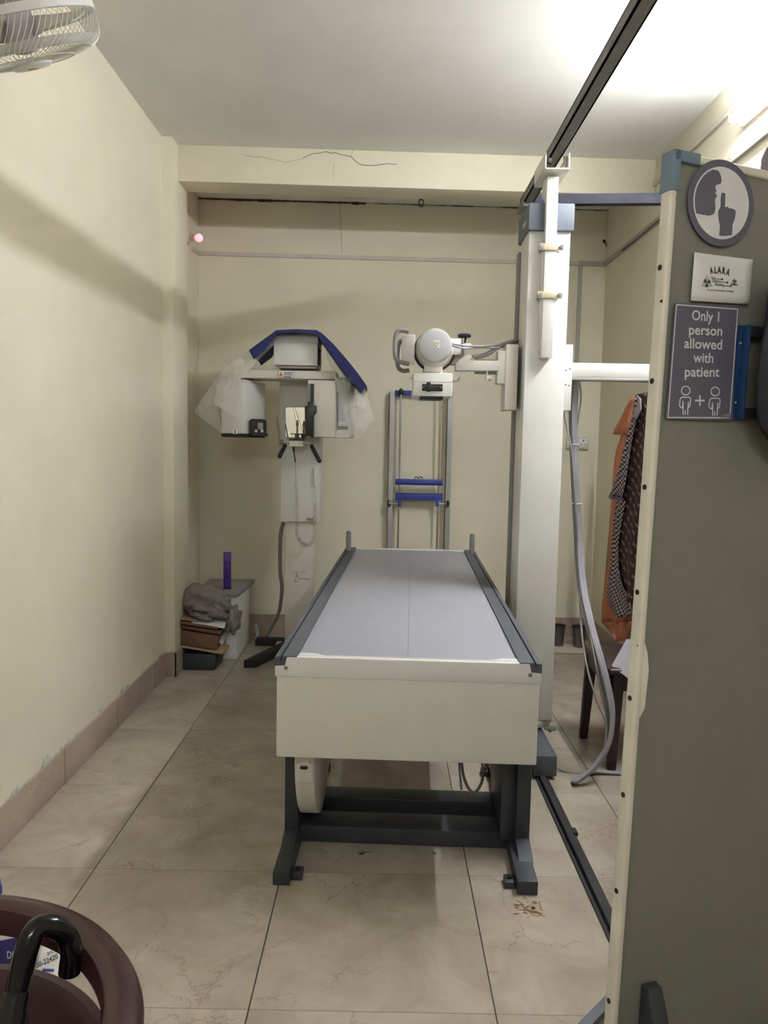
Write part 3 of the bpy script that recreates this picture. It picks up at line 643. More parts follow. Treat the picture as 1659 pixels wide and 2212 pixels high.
# ------------------------------------------------------------------ chest stand on the back wall
YS = 3.675
t = thing('chest_stand', 'tall grey wall frame with two blue crossbars and steel rods behind the table', 'X-ray stand', (1.15, 3.72, .4))
def sp(mb, a, b, y0, y1, bev=.002): return pb(mb, a, b, y0, y1, bev)
zb = .42
for (a0, a1) in ((841.5, 853), (967, 979)):
    p, q = at(a0, 846, y=YS), at(a1, 846, y=YS)
    MB().box(p.x, p.x+.004, YS, YS+.058, zb, p.z).box(p.x, q.x, YS, YS+.004, zb, p.z).build('upright', 'alu', t)
a, b = at(853, 843, y=YS+.01), at(970, 856, y=YS+.01)
MB().box(a.x, b.x, YS+.01, YS+.035, b.z, a.z, .002).build('top_bar', 'blue', t)
for i, a0 in enumerate((866, 951)):
    p = at(a0, 852, y=YS+.02); MB().cyl((p.x, YS-.002, zb), (p.x, YS-.002, p.z), .0062, seg=14).build('guide_rod', 'steel', t)
    MB().lathe([(.012, 0), (.019, .006), (.021, .026), (.016, .030)], (p.x, YS-.002, p.z-.004), (0, 0, 1), 20).lathe([(.014, .03), (.012, .04), (.004, .045)], (p.x, YS-.002, p.z-.004), (0, 0, 1), 16).build('rod_cap', 'black', t)
for i, (y0_, y1_) in enumerate(((1034, 1049), (1065, 1081))):
    a, b = at(854, y0_, y=YS-.03), at(956, y1_, y=YS-.03)
    cbx = MB().box(a.x, b.x, YS-.034, YS-.03, b.z, a.z, .001).box(a.x, b.x, YS-.034, YS+.012, (a.z if i else b.z+.01)-.004, (a.z if i else b.z+.01)).build('crossbar', 'blue', t)
    if i == 0:
        MB().tube([at(895, 1034, y=YS-.02), at(899, 1030, y=YS-.02), at(904, 1033, y=YS-.02), at(909, 1030, y=YS-.02), at(913, 1034, y=YS-.02)], .003, 8, smooth=5).build('release_lever', 'black', cbx)
    else:
        for s, xa in ((-1, 863), (1, 945)):
            p = at(xa, 1088, y=YS-.02); MB().box(p.x-.010, p.x+.010, YS-.03, YS+.01, p.z-.022, p.z+.028, .002).build('clamp_block', 'blue', cbx)
            MB().cyl((p.x, YS-.02, p.z), (p.x+s*.075, YS-.02, p.z), .004).build('threaded_rod', 'steel', cbx)
            MB().lathe([(.010, 0), (.024, .004), (.026, .013), (.018, .02)], (p.x+s*.062, YS-.02, p.z), (s, 0, 0), 8).build('clamp_knob', 'black', cbx)
MB().box(.945, 1.36, YS+.02, YS+.04, zb, zb+.04, .002).build('bottom_bar', 'alu', t)

# ------------------------------------------------------------------ panoramic dental unit
PY = 3.17
t = thing('panoramic_xray_unit', 'white panoramic dental X-ray unit with two hanging heads by the back wall', 'X-ray unit', (.36, 3.28, 0))
a, b = at(616, 1200, y=PY), at(677, 1200, y=PY)
lc = MB().box(a.x, b.x, PY, PY+.14, .03, .90, .004).build('column', 'whitew', t)
mb = MB()
for q in ([(634, 1238), (642, 1236), (641, 1243), (637, 1256)], [(640, 1240), (645, 1250), (656, 1250)], [(648, 1237), (660, 1235)], [(636, 1257), (645, 1256)], [(655, 1250), (668, 1252)]):
    ribbon(mb, jag(q, 5, .8, lambda u, v: at(u, v, y=PY)), .003, (0, -1, 0), .001)
mb.build('scribble', 'stain', lc)
a, b = at(607, 955, y=PY-.03), at(690, 1128, y=PY-.03)
sl = MB().box(a.x, b.x, PY-.03, PY+.17, b.z, 1.52, .004).build('sliding_column', 'white', t)
p, q = at(661, 1118, y=PY-.031), at(685, 1127, y=PY-.031); lb = MB().box(p.x, q.x, PY-.0315, PY-.0295, q.z, p.z).build('maker_plate', 'trunk', sl)
mb = MB(); add_text(mb, 'IP20', p.x+.008, p.x+.05, q.z+.006, .014, Matrix.Translation((0, PY-.0318, 0)) @ Matrix.Rotation(PI/2, 4, 'X')); mb.build('plate_text', 'ink', lb)
# base feet
mb = MB().hull8([at(526, 1443, z=0), at(553, 1443, z=0), at(553, 1443, z=0)+Vector((0, 0, .048)), at(526, 1443, z=0)+Vector((0, 0, .048))], [Vector((.27, 3.36, 0)), Vector((.35, 3.36, 0)), Vector((.35, 3.36, .048)), Vector((.27, 3.36, .048))], .004)
mb.build('foot', 'matt', t)
MB().hull8([Vector((.05, 3.33, 0)), Vector((.05, 3.41, 0)), Vector((.05, 3.41, .045)), Vector((.05, 3.33, .045))], [Vector((.36, 3.33, 0)), Vector((.36, 3.41, 0)), Vector((.36, 3.41, .045)), Vector((.36, 3.33, .045))], .004).build('foot', 'matt', t)
MB().hull8([Vector((.32, 3.34, 0)), Vector((.40, 3.34, 0)), Vector((.40, 3.34, .048)), Vector((.32, 3.34, .048))], [Vector((.54, 2.86, 0)), Vector((.62, 2.86, 0)), Vector((.62, 2.86, .048)), Vector((.54, 2.86, .048))], .004).build('foot', 'matt', t)
MB().box(.2, .5, PY-.03, PY+.2, .0, .035, .003).build('base_plate', 'whitew', t)
MB().tube([at(612, 1128, y=3.36), at(606, 1160, y=3.36), at(605, 1230, y=3.36), at(609, 1270, y=3.36), at(603, 1320, y=3.40), at(588, 1352, y=3.44), at(573, 1380, y=3.42)], .0125, 10, smooth=6).build('cable_hose', 'hose', t)
# head: rear carrier, top box, beam, left and right heads
HY = 2.93
a, b = at(604, 822, y=PY-.02), at(664, 960, y=PY-.02); MB().box(a.x, b.x+.06, PY-.02, PY+.16, 1.40, 1.80, .004).build('carrier', 'whitew', t)
a, b = at(591, 724, y=HY), at(686, 790, y=HY); tb = MB().box(a.x, b.x, HY, HY+.30, b.z, a.z, .006).build('top_box', 'white', t)
MB().box(b.x-.001, b.x+.002, HY+.01, HY+.20, b.z+.01, a.z-.06).build('vent_slit', 'matt', tb)
a, b = at(600, 790, y=HY+.01), at(684, 796, y=HY+.01); MB().box(a.x, b.x, HY+.015, HY+.28, b.z, a.z, .002).build('pivot', 'trunkd', t)
a, b = at(512, 798, y=HY), at(727, 820, y=HY); bm_ = MB().box(a.x, b.x, HY, HY+.22, b.z, a.z, .004).build('arm_beam', 'whitew', t)
a, b = at(601, 800, y=HY-.002), at(635, 816, y=HY-.002); wl_ = MB().box(a.x, b.x, HY-.0022, HY, b.z, a.z).build('warning_label', 'paper', bm_)
mb = MB(); 
for u in ((a.x, a.z), (a.x, b.z)): mb.box(a.x, b.x, HY-.003, HY-.0023, u[1]-.001, u[1]+.001)
for u in (a.x, b.x): mb.box(u-.001, u+.001, HY-.003, HY-.0023, b.z, a.z)
for k in range(3): mb.box(a.x+.034, b.x-.006-.004*k, HY-.003, HY-.0023, a.z-.016-k*.012, a.z-.011-k*.012)
mb.build('label_print', 'ink', wl_)
MB().prism([(a.x+.004, HY-.0028, b.z+.006), (a.x+.030, HY-.0028, b.z+.006), (a.x+.017, HY-.0028, a.z-.006)], (0, .0004, 0)).build('warning_triangle', 'red', wl_)
# left head (turned a little)
def wedge(name, mat, plan, z0, z1, parent, bev=.005):
    return MB().hull8([(x, y, z0) for x, y in plan], [(x, y, z1) for x, y in plan], bev).build(name, mat, parent)
zt, zbm = at(525, 824, y=2.86).z, at(525, 937, y=2.86).z
lp_ = [(at(478, 880, y=2.92).x, 2.92), (at(525, 880, y=2.86).x, 2.86), (at(573, 880, y=3.14).x, 3.14), (at(505, 880, y=3.2).x, 3.22)]
lh = wedge('tube_head', 'white', lp_, zbm, zt, t)
wedge('head_base', 'matt', [(x*1.0, y) for x, y in lp_], zbm-.02, zbm+.002, lh, .002)
wedge('head_lid', 'whitew', lp_, zt-.001, zt+.012, lh, .002)
for px, py, hh in ((515, 828, 10), (508, 933, 8)):
    p = at(px, py, y=2.866); l2 = MB().box(p.x-.014, p.x+.014, 2.8665, 2.873, p.z-.012*hh/8, p.z+.014*hh/8, .001).build('level_window', 'paper', lh)
    MB().box(p.x-.004, p.x+.003, 2.8655, 2.8668, p.z-.01, p.z+.01).build('level_mark', 'ink', l2)
# black positioner on the left head
p, q = at(541, 905, y=2.93), at(571, 942, y=2.93)
ps = MB().box(p.x, q.x, 2.90, 3.02, q.z, p.z, .012, seg=3).build('positioner', 'matt', lh)
p2, q2 = at(557, 913, y=2.898), at(568, 928, y=2.898); MB().box(p2.x, q2.x, 2.897, 2.901, q2.z, p2.z, .002).build('window', 'hose', ps)
for u in (553, 566):
    w1 = at(u, 931, y=2.897); MB().box(w1.x-.007, w1.x+.008, 2.8955, 2.8985, w1.z-.008, w1.z+.008).build('tag', 'lgrey', ps)
a, b = at(548, 936, y=2.89), at(573, 942, y=2.89); MB().box(a.x, b.x, 2.88, 3.0, b.z, a.z, .002).build('foot_plate', 'matt', ps)
# right head
zt, zbm = at(690, 821, y=2.9).z, at(690, 944, y=2.9).z
a, b = at(664, 880, y=2.9).x, at(724, 880, y=2.9).x; c = at(757, 880, y=2.98).x
rh = wedge('sensor_head', 'whitew', [(a, 2.90), (b, 2.90), (b+.04, 3.16), (a, 3.16)], zbm, zt, t)
wedge('side_cover', 'cream', [(b-.002, 2.935), (c, 2.96), (c+.02, 3.12), (b+.03, 3.12)], at(740, 946, y=2.95).z, at(740, 815, y=2.95).z, rh)
p, q = at(665, 829, y=2.898), at(677, 870, y=2.898); MB().box(p.x, q.x, 2.896, 2.90, q.z, p.z).build('slot', 'hose', rh)
p, q = at(671, 829, y=2.896), at(677, 945, y=2.896); MB().box(p.x, q.x, 2.893, 2.899, q.z, p.z).build('slot', 'black', rh)
pts = [at(*u, y=2.86) for u in ((658, 877), (664, 877), (665, 868), (676, 868), (676, 876), (683, 876), (683, 891), (677, 898), (677, 942), (659, 942))]
MB().prism(pts, (0, .04, 0), .002).build('cassette_pad', 'black', rh)
p, q = at(727, 848, y=2.936), at(754, 928, y=2.945); wp = MB().prism([at(727, 848, y=2.934), at(755, 842, y=2.954), at(755, 927, y=2.954), at(727, 928, y=2.934)], (0, .004, 0)).build('window_plate', 'hose', rh)
MB().prism([at(731, 850, y=2.932), at(753, 846, y=2.948), at(753, 914, y=2.948), at(731, 918, y=2.932)], (0, .003, 0)).build('window_glass', 'lgrey', wp)
mb = MB()
for k in range(5): mb.prism([at(731+k*4.4, 914+random.uniform(-3, 2), y=2.930), at(734+k*4.4, 911+random.uniform(-6, 2), y=2.932), at(734+k*4.4, 921, y=2.932), at(731+k*4.4, 921, y=2.930)], (0, .001, 0))
mb.build('window_print', 'paper', wp)
# mirror, chin rest and hand grips
MYY = 3.06
c = [at(617, 880, y=MYY+.006), at(662, 880, y=MYY-.010), at(662, 945, y=MYY-.010), at(617, 945, y=MYY+.006)]
ctr = sum((Vector(p) for p in c), Vector())/4; ex = (c[1]-c[0])/2; ez = (c[0]-c[3])/2; rr = .16
pts = []
for qx, qz, a0 in ((1, 1, 0), (-1, 1, 90), (-1, -1, 180), (1, -1, 270)):
    for k in range(5):
        a = math.radians(a0+k*22.5); pts.append(ctr+ex*(qx*(1-rr)+rr*math.cos(a))+ez*(qz*(1-rr*.65)+rr*.65*math.sin(a)))
MB().prism(pts, (0, .006, 0)).build('mirror', 'mirror', t)
MB().prism([ctr+(p-ctr)*1.03+Vector((0, .004, 0)) for p in pts], (0, .012, 0)).build('mirror_back', 'hose', t)
a, b = at(626, 952, y=2.93), at(655, 965, y=2.93); ch = MB().box(a.x, b.x, 2.92, 3.2, b.z, a.z, .004).build('chin_support', 'whitew', t)
MB().cyl(at(606, 955, y=2.96), at(675, 958, y=2.96), .006).build('cross_rod', 'steel', ch)
pb(MB(), (624, 948), (655, 952), 2.93, 3.0, .001).build('rest_pad', 'black', ch)
pb(MB(), (637, 937), (645, 950), 2.95, 2.98, .001).build('rest_post', 'black', ch)
pb(MB(), (628, 936), (654, 938.5), 2.95, 2.98, .0005).build('rest_bar', 'black', ch)
pb(MB(), (654, 937), (657, 949), 2.95, 2.98, .0005).build('rest_bar', 'black', ch)
MB().lathe([(.006, 0), (.006, .05), (.010, .055), (.004, .085)], at(642, 937, y=2.965), (0, 0, 1), 12).build('bite_block', 'amber', ch)
MB().cyl(at(645, 948, y=2.965), at(634, 880, y=3.04), .0015, seg=6).build('guide_wire', 'steel', ch)
pb(MB(), (603, 949), (610, 961), 2.94, 2.99, .002).build('rod_end', 'brownrod', ch)
MB().cyl(at(604, 950, y=2.96), at(599, 903, y=2.98), .0035, seg=8).ball(at(599, 903, y=2.98), .005, seg=8).build('pointer', 'brownrod', ch)
for q in (((616, 962), (604, 986)), ((673, 963), (690, 996))):
    MB().tube([at(*q[0], y=2.96), at(*q[1], y=2.86)], .0125, 14).ball(at(*q[1], y=2.86), .0125, seg=14).build('hand_grip', 'matt', ch)
# plug and coiled cord
MB().cyl(at(634, 965, y=2.95), at(635, 975, y=2.95), .007).tube([at(635, 974, y=2.95), at(636, 985, y=2.96), at(638, 998, y=2.99)], .0035, 8, smooth=5).build('plug', 'black', t)
path = spline([at(638, 998, y=3.0), at(639, 1025, y=3.10), at(640, 1042, y=3.12)], 6)
mb = MB().tube(path, .0016, 6)
path = spline([Vector(p) for p in (at(640, 1042, y=3.12), at(642, 1085, y=3.12), at(642, 1130, y=3.11), at(642, 1155, y=3.10), at(650, 1170, y=3.10), at(664, 1177, y=3.10), at(675, 1168, y=3.10), at(679, 1150, y=3.10), at(680, 1120, y=3.11), at(683, 1086, y=3.12))], 40)
hel = []; ph = 0
for i, p in enumerate(path):
    tn = (path[min(i+1, len(path)-1)]-path[max(i-1, 0)]).normalized(); n1 = tn.cross(Vector((0, 1, 0))).normalized(); n2 = tn.cross(n1)
    ph += .95; hel.append(p+(n1*math.cos(ph)+n2*math.sin(ph))*.0095)
mb.tube(hel, .0022, 5); mb.tube([at(683, 1086, y=3.12), at(681, 1050, y=3.12), at(684, 1012, y=3.12)], .0016, 6, smooth=4)
mb.build('coiled_cord', 'trunk', t)
hs = MB().hull8([at(677, 1010, y=3.115), at(688, 1010, y=3.115), at(688, 1010, y=3.135), at(677, 1010, y=3.135)], [at(679, 1048, y=3.115), at(686, 1050, y=3.115), at(686, 1050, y=3.135), at(679, 1048, y=3.135)], .004).build('exposure_switch', 'white', t)

# covers lying over the unit
top = [(538, 757), (560, 741), (588, 721), (597, 714), (640, 712), (684, 714), (697, 722), (720, 744), (748, 776), (772, 806), (791, 833)]
inn = [(548, 776), (572, 758), (592, 730), (600, 720), (640, 718), (682, 721), (691, 731), (710, 758), (736, 795), (760, 824), (782, 848)]
mb = MB(); rows = []
for y, lift in ((2.835, 0), (2.90, .002), (2.98, .003), (3.03, .006), (3.12, .008), (3.22, .004), (3.26, -.01)):
    ly = min(y, 2.98); loop = [at(a, b, y=ly) for a, b in top]+[at(a, b, y=ly) for a, b in inn[::-1]]
    rows.append([Vector((p.x, y, p.z+lift)) for p in loop]+[Vector((loop[0].x, y, loop[0].z+lift))])
mb.grid(rows); mb.face(rows[0][:-1]); mb.face(rows[-1][:-1])
tag(mb.build('padded_cover', 'navy', ang=40), 'navy blue padded cover draped over the top of the dental unit', 'cover')
mb = MB()
def sheet(corners, nu, nv, amp):
    """wavy sheet over four corners given as (px,py,depth): tl, tr, br, bl"""
    C4 = [at(a, b, y=y) for a, b, y in corners]; rows = []
    for j_ in range(nv+1):
        v = j_/nv; r = []
        for i in range(nu+1):
            u = i/nu; p = (C4[0]*(1-u)+C4[1]*u)*(1-v)+(C4[3]*(1-u)+C4[2]*u)*v
            p.y += amp*math.sin(u*9+v*4)*math.sin(PI*min(1, v*1.5))
            r.append(p)
        rows.append(r)
    return rows
mb.grid(sheet([(592, 719, 2.92), (686, 719, 2.92), (688, 742, 2.90), (590, 735, 2.90)], 8, 4, .004))
mb.grid(sheet([(591, 719, 2.92), (592, 745, 2.92), (520, 818, 2.84), (476, 800, 2.86)], 8, 8, .012))
mb.grid(sheet([(476, 800, 2.86), (520, 818, 2.84), (512, 905, 2.83), (462, 872, 2.84)], 8, 8, .010))
mb.grid(sheet([(476, 800, 2.86), (468, 850, 2.85), (478, 935, 2.86), (418, 890, 2.92)], 8, 8, .012))
mb.grid(sheet([(687, 719, 2.92), (700, 726, 3.0), (790, 840, 2.97), (722, 815, 2.87)], 8, 8, .012))
mb.grid(sheet([(722, 815, 2.87), (790, 842, 2.97), (808, 905, 2.98), (757, 944, 2.90)], 8, 8, .010))
mb.grid(sheet([(757, 880, 2.9), (786, 858, 2.97), (808, 905, 2.98), (768, 953, 2.95)], 6, 6, .010))
tag(mb.build('plastic_cover', 'sheer', ang=60), 'clear crumpled plastic sheet thrown over the dental unit heads', 'cover')

# ------------------------------------------------------------------ corner cabinet with clutter
t = thing('cabinet', 'low white cabinet with dark grey top in the left recess', 'cabinet', (-.12, 3.22, 0))
cb_ = MB().box(-.27, -.012, 3.0, 3.47, 0, .405, .003).build('body', 'white', t)
MB().prism([(-.285, 2.985, .405), (.005, 2.985, .405), (.02, 3.49, .405), (-.285, 3.49, .405)], (0, 0, .022), .002).build('top_board', 'hose', t)
p = at(491, 1272, z=.427)
t = thing('carton', 'slim purple carton standing upright on the cabinet', 'carton', (p.x, p.y, .427), .15)
MB().box(-.024, .024, -.02, .02, 0, .238, .004).build('box', 'purple', t, local=True)
MB().box(-.016, .016, -.0206, -.0198, .165, .178).box(-.006, .006, -.0206, -.0198, .07, .10).build('print', 'navy', t, local=True)
MB().box(-.0245, .0245, -.0205, .0205, .0, .015).build('base_band', 'navy', t, local=True)
b0, b1 = at(390, 1447, z=0), at(463, 1448, z=0)
t = tag(MB().hull8([(b0.x, 2.755, 0), (b1.x, 2.755, 0), (b1.x+.01, 2.95, 0), (b0.x, 2.95, 0)], [(b0.x, 2.745, .10), (b1.x+.012, 2.745, .10), (b1.x+.02, 2.96, .10), (b0.x, 2.96, .10)], .003).build('tray', 'box'), 'dark slate plastic box on the floor under the stack of folders', 'box')
def slab(name, mat, label, cat, px0, px1, py0, py1, y0, y1, tilt, z0, th, group=None, extra=None):
    p, q = at(px0, (py0+py1)/2, y=y0), at(px1, (py0+py1)/2, y=y0)
    cx_ = (p.x+q.x)/2; w_ = (q.x-p.x)/2
    e = thing(name, label, cat, (cx_, y0, z0), 0, group); e.rotation_euler = (math.radians(-2), math.radians(tilt), 0)
    MB().box(-w_, w_, 0, y1-y0, 0, th, .002).build('cover', mat, e, local=True)
    if extra: extra(e, w_, y1-y0, th)
    return e
def pages(e, w_, d_, th):
    MB().box(-w_+.004, w_+.004, .006, d_-.006, th*.25, th*.75).build('pages', 'matt', e, local=True)
G = 'folders stacked on the slate box'
slab('folder', 'tan', 'tan card folder lying at the bottom of the stack on the slate box', 'folder', 386, 481, 1400, 1418, 2.74, 2.95, 9, .123, .012, G)
slab('binder', 'cardd', 'thick reddish brown box file in the middle of the folder stack', 'folder', 384, 468, 1370, 1412, 2.745, 2.94, 8, .146, .085, G)
slab('folder', 'cardd', 'thin dark brown folder with loose edges above the thick box file', 'folder', 383, 476, 1350, 1380, 2.74, 2.93, 8, .243, .018, G, pages)
slab('folder', 'cardd', 'brown folder just under the cardboard and white paper of the stack', 'folder', 383, 470, 1340, 1365, 2.735, 2.92, 8, .272, .016, G, pages)
slab('cardboard', 'card', 'brown cardboard sheet with teal edge on top of the folder stack', 'cardboard', 386, 425, 1318, 1345, 2.74, 2.93, 6, .305, .008, None, lambda e, w_, d_, th: MB().box(w_-.022, w_-.008, .0, d_, th, th+.001).build('edge_band', 'teal', e, local=True))
pp = [at(413, 1347, y=2.74), at(485, 1359, y=2.74), at(492, 1330, y=2.90), at(425, 1325, y=2.90)]
tag(MB().prism([pp[0]+Vector((0, 0, .004)), pp[1]+Vector((0, 0, .004)), pp[2], pp[3]], (0, 0, .003)).build('paper_sheet', 'paper'), 'white sheet of paper on top of the folder stack, under the grey cloth', 'paper')
pp = [at(470, 1385, y=2.80), at(486, 1362, y=2.93), at(497, 1366, y=2.93), at(480, 1393, y=2.80)]
tag(MB().prism(pp, (0, .004, .006)).build('envelope', 'lgrey'), 'pale grey envelope sticking out of the right side of the folder stack', 'paper')
pp = [at(468, 1404, y=2.80), at(487, 1378, y=2.92), at(488, 1392, y=2.92), at(474, 1412, y=2.80)]
tag(MB().prism(pp, (0, .004, .006)).build('paper_bundle', 'tan'), 'crumpled tan papers sticking out low on the right of the folder stack', 'paper')
# crumpled cloth heap
def heap(name, mat, label, cat, ctr, rad, amp, seed, cut=None):
    rnd = random.Random(seed); dirs = [(Vector((rnd.gauss(0, 1), rnd.gauss(0, 1), rnd.gauss(0, 1))).normalized(), rnd.uniform(.45, 1), rnd.uniform(0, 6)) for _ in range(9)]
    b = bmesh.new(); bmesh.ops.create_icosphere(b, subdivisions=4, radius=1)
    for v in b.verts:
        n = v.co.normalized(); f = 1
        for d, a_, p_ in dirs: f += amp*a_*(abs(math.sin(3.3*n.dot(d)*2+p_))-.5)
        v.co = Vector((n.x*rad[0]*f, n.y*rad[1]*f, n.z*rad[2]*f))
    m_ = MB(); m_._add(b, Matrix.Translation(ctr)); return tag(m_.build(name, mat, ang=60), label, cat)
c = at(445, 1303, y=2.86)
mb = MB()
def cloth_blob(mb, px, py, y, rad, seed, amp=.16, rot=0):
    rnd = random.Random(seed); dirs = [(Vector((rnd.gauss(0, 1), rnd.gauss(0, 1), rnd.gauss(0, 1))).normalized(), rnd.uniform(.5, 1), rnd.uniform(0, 6)) for _ in range(8)]
    b = bmesh.new(); bmesh.ops.create_icosphere(b, subdivisions=4, radius=1)
    for v in b.verts:
        n = v.co.normalized(); f = 1
        for d, a_, p_ in dirs: f += amp*a_*(abs(math.sin(4.5*n.dot(d)+p_))-.5)
        v.co = Matrix.Rotation(rot, 3, 'Y') @ Vector((n.x*rad[0]*f, n.y*rad[1]*f, n.z*rad[2]*f))
    mb._add(b, Matrix.Translation(at(px, py, y=y)))
cloth_blob(mb, 438, 1292, 2.87, (.125, .09, .075), 3)
cloth_blob(mb, 415, 1298, 2.86, (.06, .07, .06), 5, rot=.5)
cloth_blob(mb, 455, 1318, 2.82, (.11, .06, .035), 8, rot=.35)
cloth_blob(mb, 470, 1300, 2.86, (.09, .07, .05), 11, rot=.6)
cloth_blob(mb, 505, 1338, 2.84, (.042, .05, .075), 13, rot=.1)
cloth_blob(mb, 437, 1332, 2.78, (.06, .035, .02), 17, rot=.25)
tag(mb.build('cloth_heap', 'cloth', ang=60), 'crumpled grey cloth thrown over the folder stack by the cabinet', 'cloth')
p = at(553, 1370, z=.0)
tag(MB().tube([at(552, 1350, y=3.5), at(555, 1362, y=3.46), at(556, 1378, y=3.42), at(552, 1388, y=3.38)], .012, 10, smooth=5).build('pipe_piece', 'lgrey'), 'short curved white pipe piece on the floor between cabinet and dental unit', 'pipe')

# ------------------------------------------------------------------ back right corner
for i, (px, py, r, lab) in enumerate(((1209, 1396, .048, 'dark steel bucket in the right back corner, the one next to the column'), (1255, 1399, .05, 'dark steel bucket in the right back corner, behind the hanging cables'))):
    p = at(px, py, z=.02)
    t = thing('bucket', lab, 'bucket', (p.x, p.y+.06, .014), 0, 'buckets in the back corner')
    MB().lathe([(.0, .004), (r*.72, .004), (r*.72, .0), (r*.76, .0), (r*.98, .138), (r*.94, .138), (r*.72, .010), (.0, .010)], (p.x, p.y+.06, .014), (0, 0, 1), 28, caps=False).build('pail', 'bucket', t)
    MB().tube([(p.x+r*math.cos(a), p.y+.06+r*math.sin(a), .150) for a in [2*PI*k/28 for k in range(28)]], .0045, 8, closed=True).build('rim', 'matt', t)
a = at(1180, 1411, z=0)
tag(MB().prism([(a.x-.15, a.y, .0), (2.32, a.y-.02, .0), (2.34, a.y+.22, .0), (a.x-.15, a.y+.24, .0)], (0, 0, .013), .002).build('plywood_sheet', 'wood'), 'thin pale wooden sheet lying on the floor under the buckets', 'board')

# plastic chair by the right wall
t = thing('plastic_chair', 'dark maroon plastic chair by the right wall behind the hanging cables', 'chair', (2.12, 1.62, 0))
sx0, sx1, sy0, sy1 = 1.868, 2.30, 1.42, 1.85
MB().box(sx0, sx1, sy0, sy1, .415, .445, .014, seg=3).build('seat', 'chairb', t)
MB().box(sx0+.008, sx1-.01, sy0+.01, sy0+.03, .345, .42, .006).box(sx0+.008, sx0+.028, sy0+.01, sy1-.01, .355, .42, .006).box(sx0+.01, sx1-.01, sy1-.03, sy1-.01, .355, .42, .006).build('apron', 'chairb', t)
for x, y, dx, dy in ((sx0+.03, sy1-.06, -.025, .0), (sx0+.05, sy0+.03, -.015, -.01), (sx1-.04, sy1-.04, .03, .02), (sx1-.04, sy0+.04, .03, -.02)):
    MB().hull8([(x+dx-.018, y+dy-.018, 0), (x+dx+.018, y+dy-.018, 0), (x+dx+.018, y+dy+.018, 0), (x+dx-.018, y+dy+.018, 0)], [(x-.024, y-.024, .42), (x+.024, y-.024, .42), (x+.024, y+.024, .42), (x-.024, y+.024, .42)], .006).build('leg', 'chairb', t)
MB().hull8([(sx1-.03, sy0+.02, .43), (sx1, sy0+.02, .43), (sx1, sy1-.02, .43), (sx1-.03, sy1-.02, .43)], [(sx1+.055, sy0+.03, .80), (sx1+.08, sy0+.03, .80), (sx1+.08, sy1-.03, .80), (sx1+.055, sy1-.03, .80)], .01).build('backrest', 'chairb', t)
pp = [at(1319, 1449, z=.446), at(1322, 1445, z=.45)+Vector((.006, .004, 0)), at(1350, 1384, y=1.62), at(1372, 1384, y=1.50), at(1372, 1475, y=1.33)]
q0 = at(1321, 1446, y=1.46); q0.z = .449
tag(MB().prism([q0, at(1352, 1383, y=1.58), at(1395, 1383, y=1.42), at(1375, 1480, y=1.34)], (.004, .006, .003)).build('folder_sheet', 'lilac'), 'pale lilac sheet standing on the maroon chair by the right wall', 'paper')

# ------------------------------------------------------------------ clothes on the right wall
def cloth(name, mat, left, right, xw, n, m, amp, fr, label=None, cat=None, parent=None, seed=1, th=.003):
    """hanging cloth between two traced edges on the wall plane x = xw"""
    def interp(E_, v):
        ys_ = [e[1] for e in E_]; y_ = ys_[0]+(ys_[-1]-ys_[0])*v
        for (a, b), (c_, d) in zip(E_, E_[1:]):
            if b <= y_ <= d or d == ys_[-1]:
                if y_ <= d: return a+(c_-a)*((y_-b)/(d-b) if d != b else 0), y_
        return E_[-1]
    rows = []
    for j_ in range(m+1):
        v = j_/m; (ax_, ay), (bx_, by) = interp(left, v), interp(right, v)
        A, B_ = at(ax_, ay, x=xw), at(bx_, by, x=xw); r = []
        for i in range(n+1):
            u = i/n; p = A*(1-u)+B_*u
            p.x += amp*(.4+.6*v)*(math.sin(u*fr+seed+v*1.3)+.45*math.sin(u*fr*2.3+seed*2+v*3))
            r.append(p)
        rows.append(r)
    o = MB().grid(rows).build(name, mat, parent, ang=70, solid=th)
    return tag(o, label, cat) if label else o
hk = at(1440, 846, x=XR)
t = thing('wall_hook', 'small dark hook high on the right wall holding the hanging dresses', 'hook', hk)
MB().cyl(hk, hk+Vector((-.07, 0, 0)), .004).tube([hk+Vector((-.07, 0, 0)), hk+Vector((-.085, 0, .004)), hk+Vector((-.088, 0, .02))], .004, 8, smooth=4).build('peg', 'black', t)
okd = thing('orange_dress', 'orange cotton dress with short sleeve hanging on the right wall behind the maroon one', 'dress', at(1360, 1370, x=XR-.03))
cloth('bodice', 'orange', [(1364, 858), (1352, 885), (1346, 905), (1337, 945), (1327, 975), (1322, 1010), (1318, 1080), (1310, 1180), (1303, 1270), (1298, 1325), (1298, 1345)], [(1372, 860), (1385, 885), (1392, 905), (1396, 945), (1396, 975), (1396, 1010), (1392, 1080), (1385, 1180), (1378, 1270), (1368, 1325), (1362, 1345)], XR-.04, 26, 40, .017, 14, parent=okd)
cloth('sleeve', 'orange', [(1364, 860), (1352, 880), (1340, 908), (1331, 925), (1327, 938)], [(1372, 862), (1366, 885), (1364, 908), (1362, 925), (1356, 940)], XR-.065, 12, 14, .012, 9, parent=okd, seed=3)
cloth('hem', 'orange', [(1298, 1343), (1312, 1358), (1330, 1378), (1334, 1384)], [(1363, 1343), (1358, 1358), (1348, 1378), (1338, 1384)], XR-.045, 18, 8, .014, 12, parent=okd, seed=2)
mrd = thing('maroon_dress', 'dark maroon printed dress with checked border hanging in front of the orange one', 'dress', at(1350, 1335, x=XR-.09))
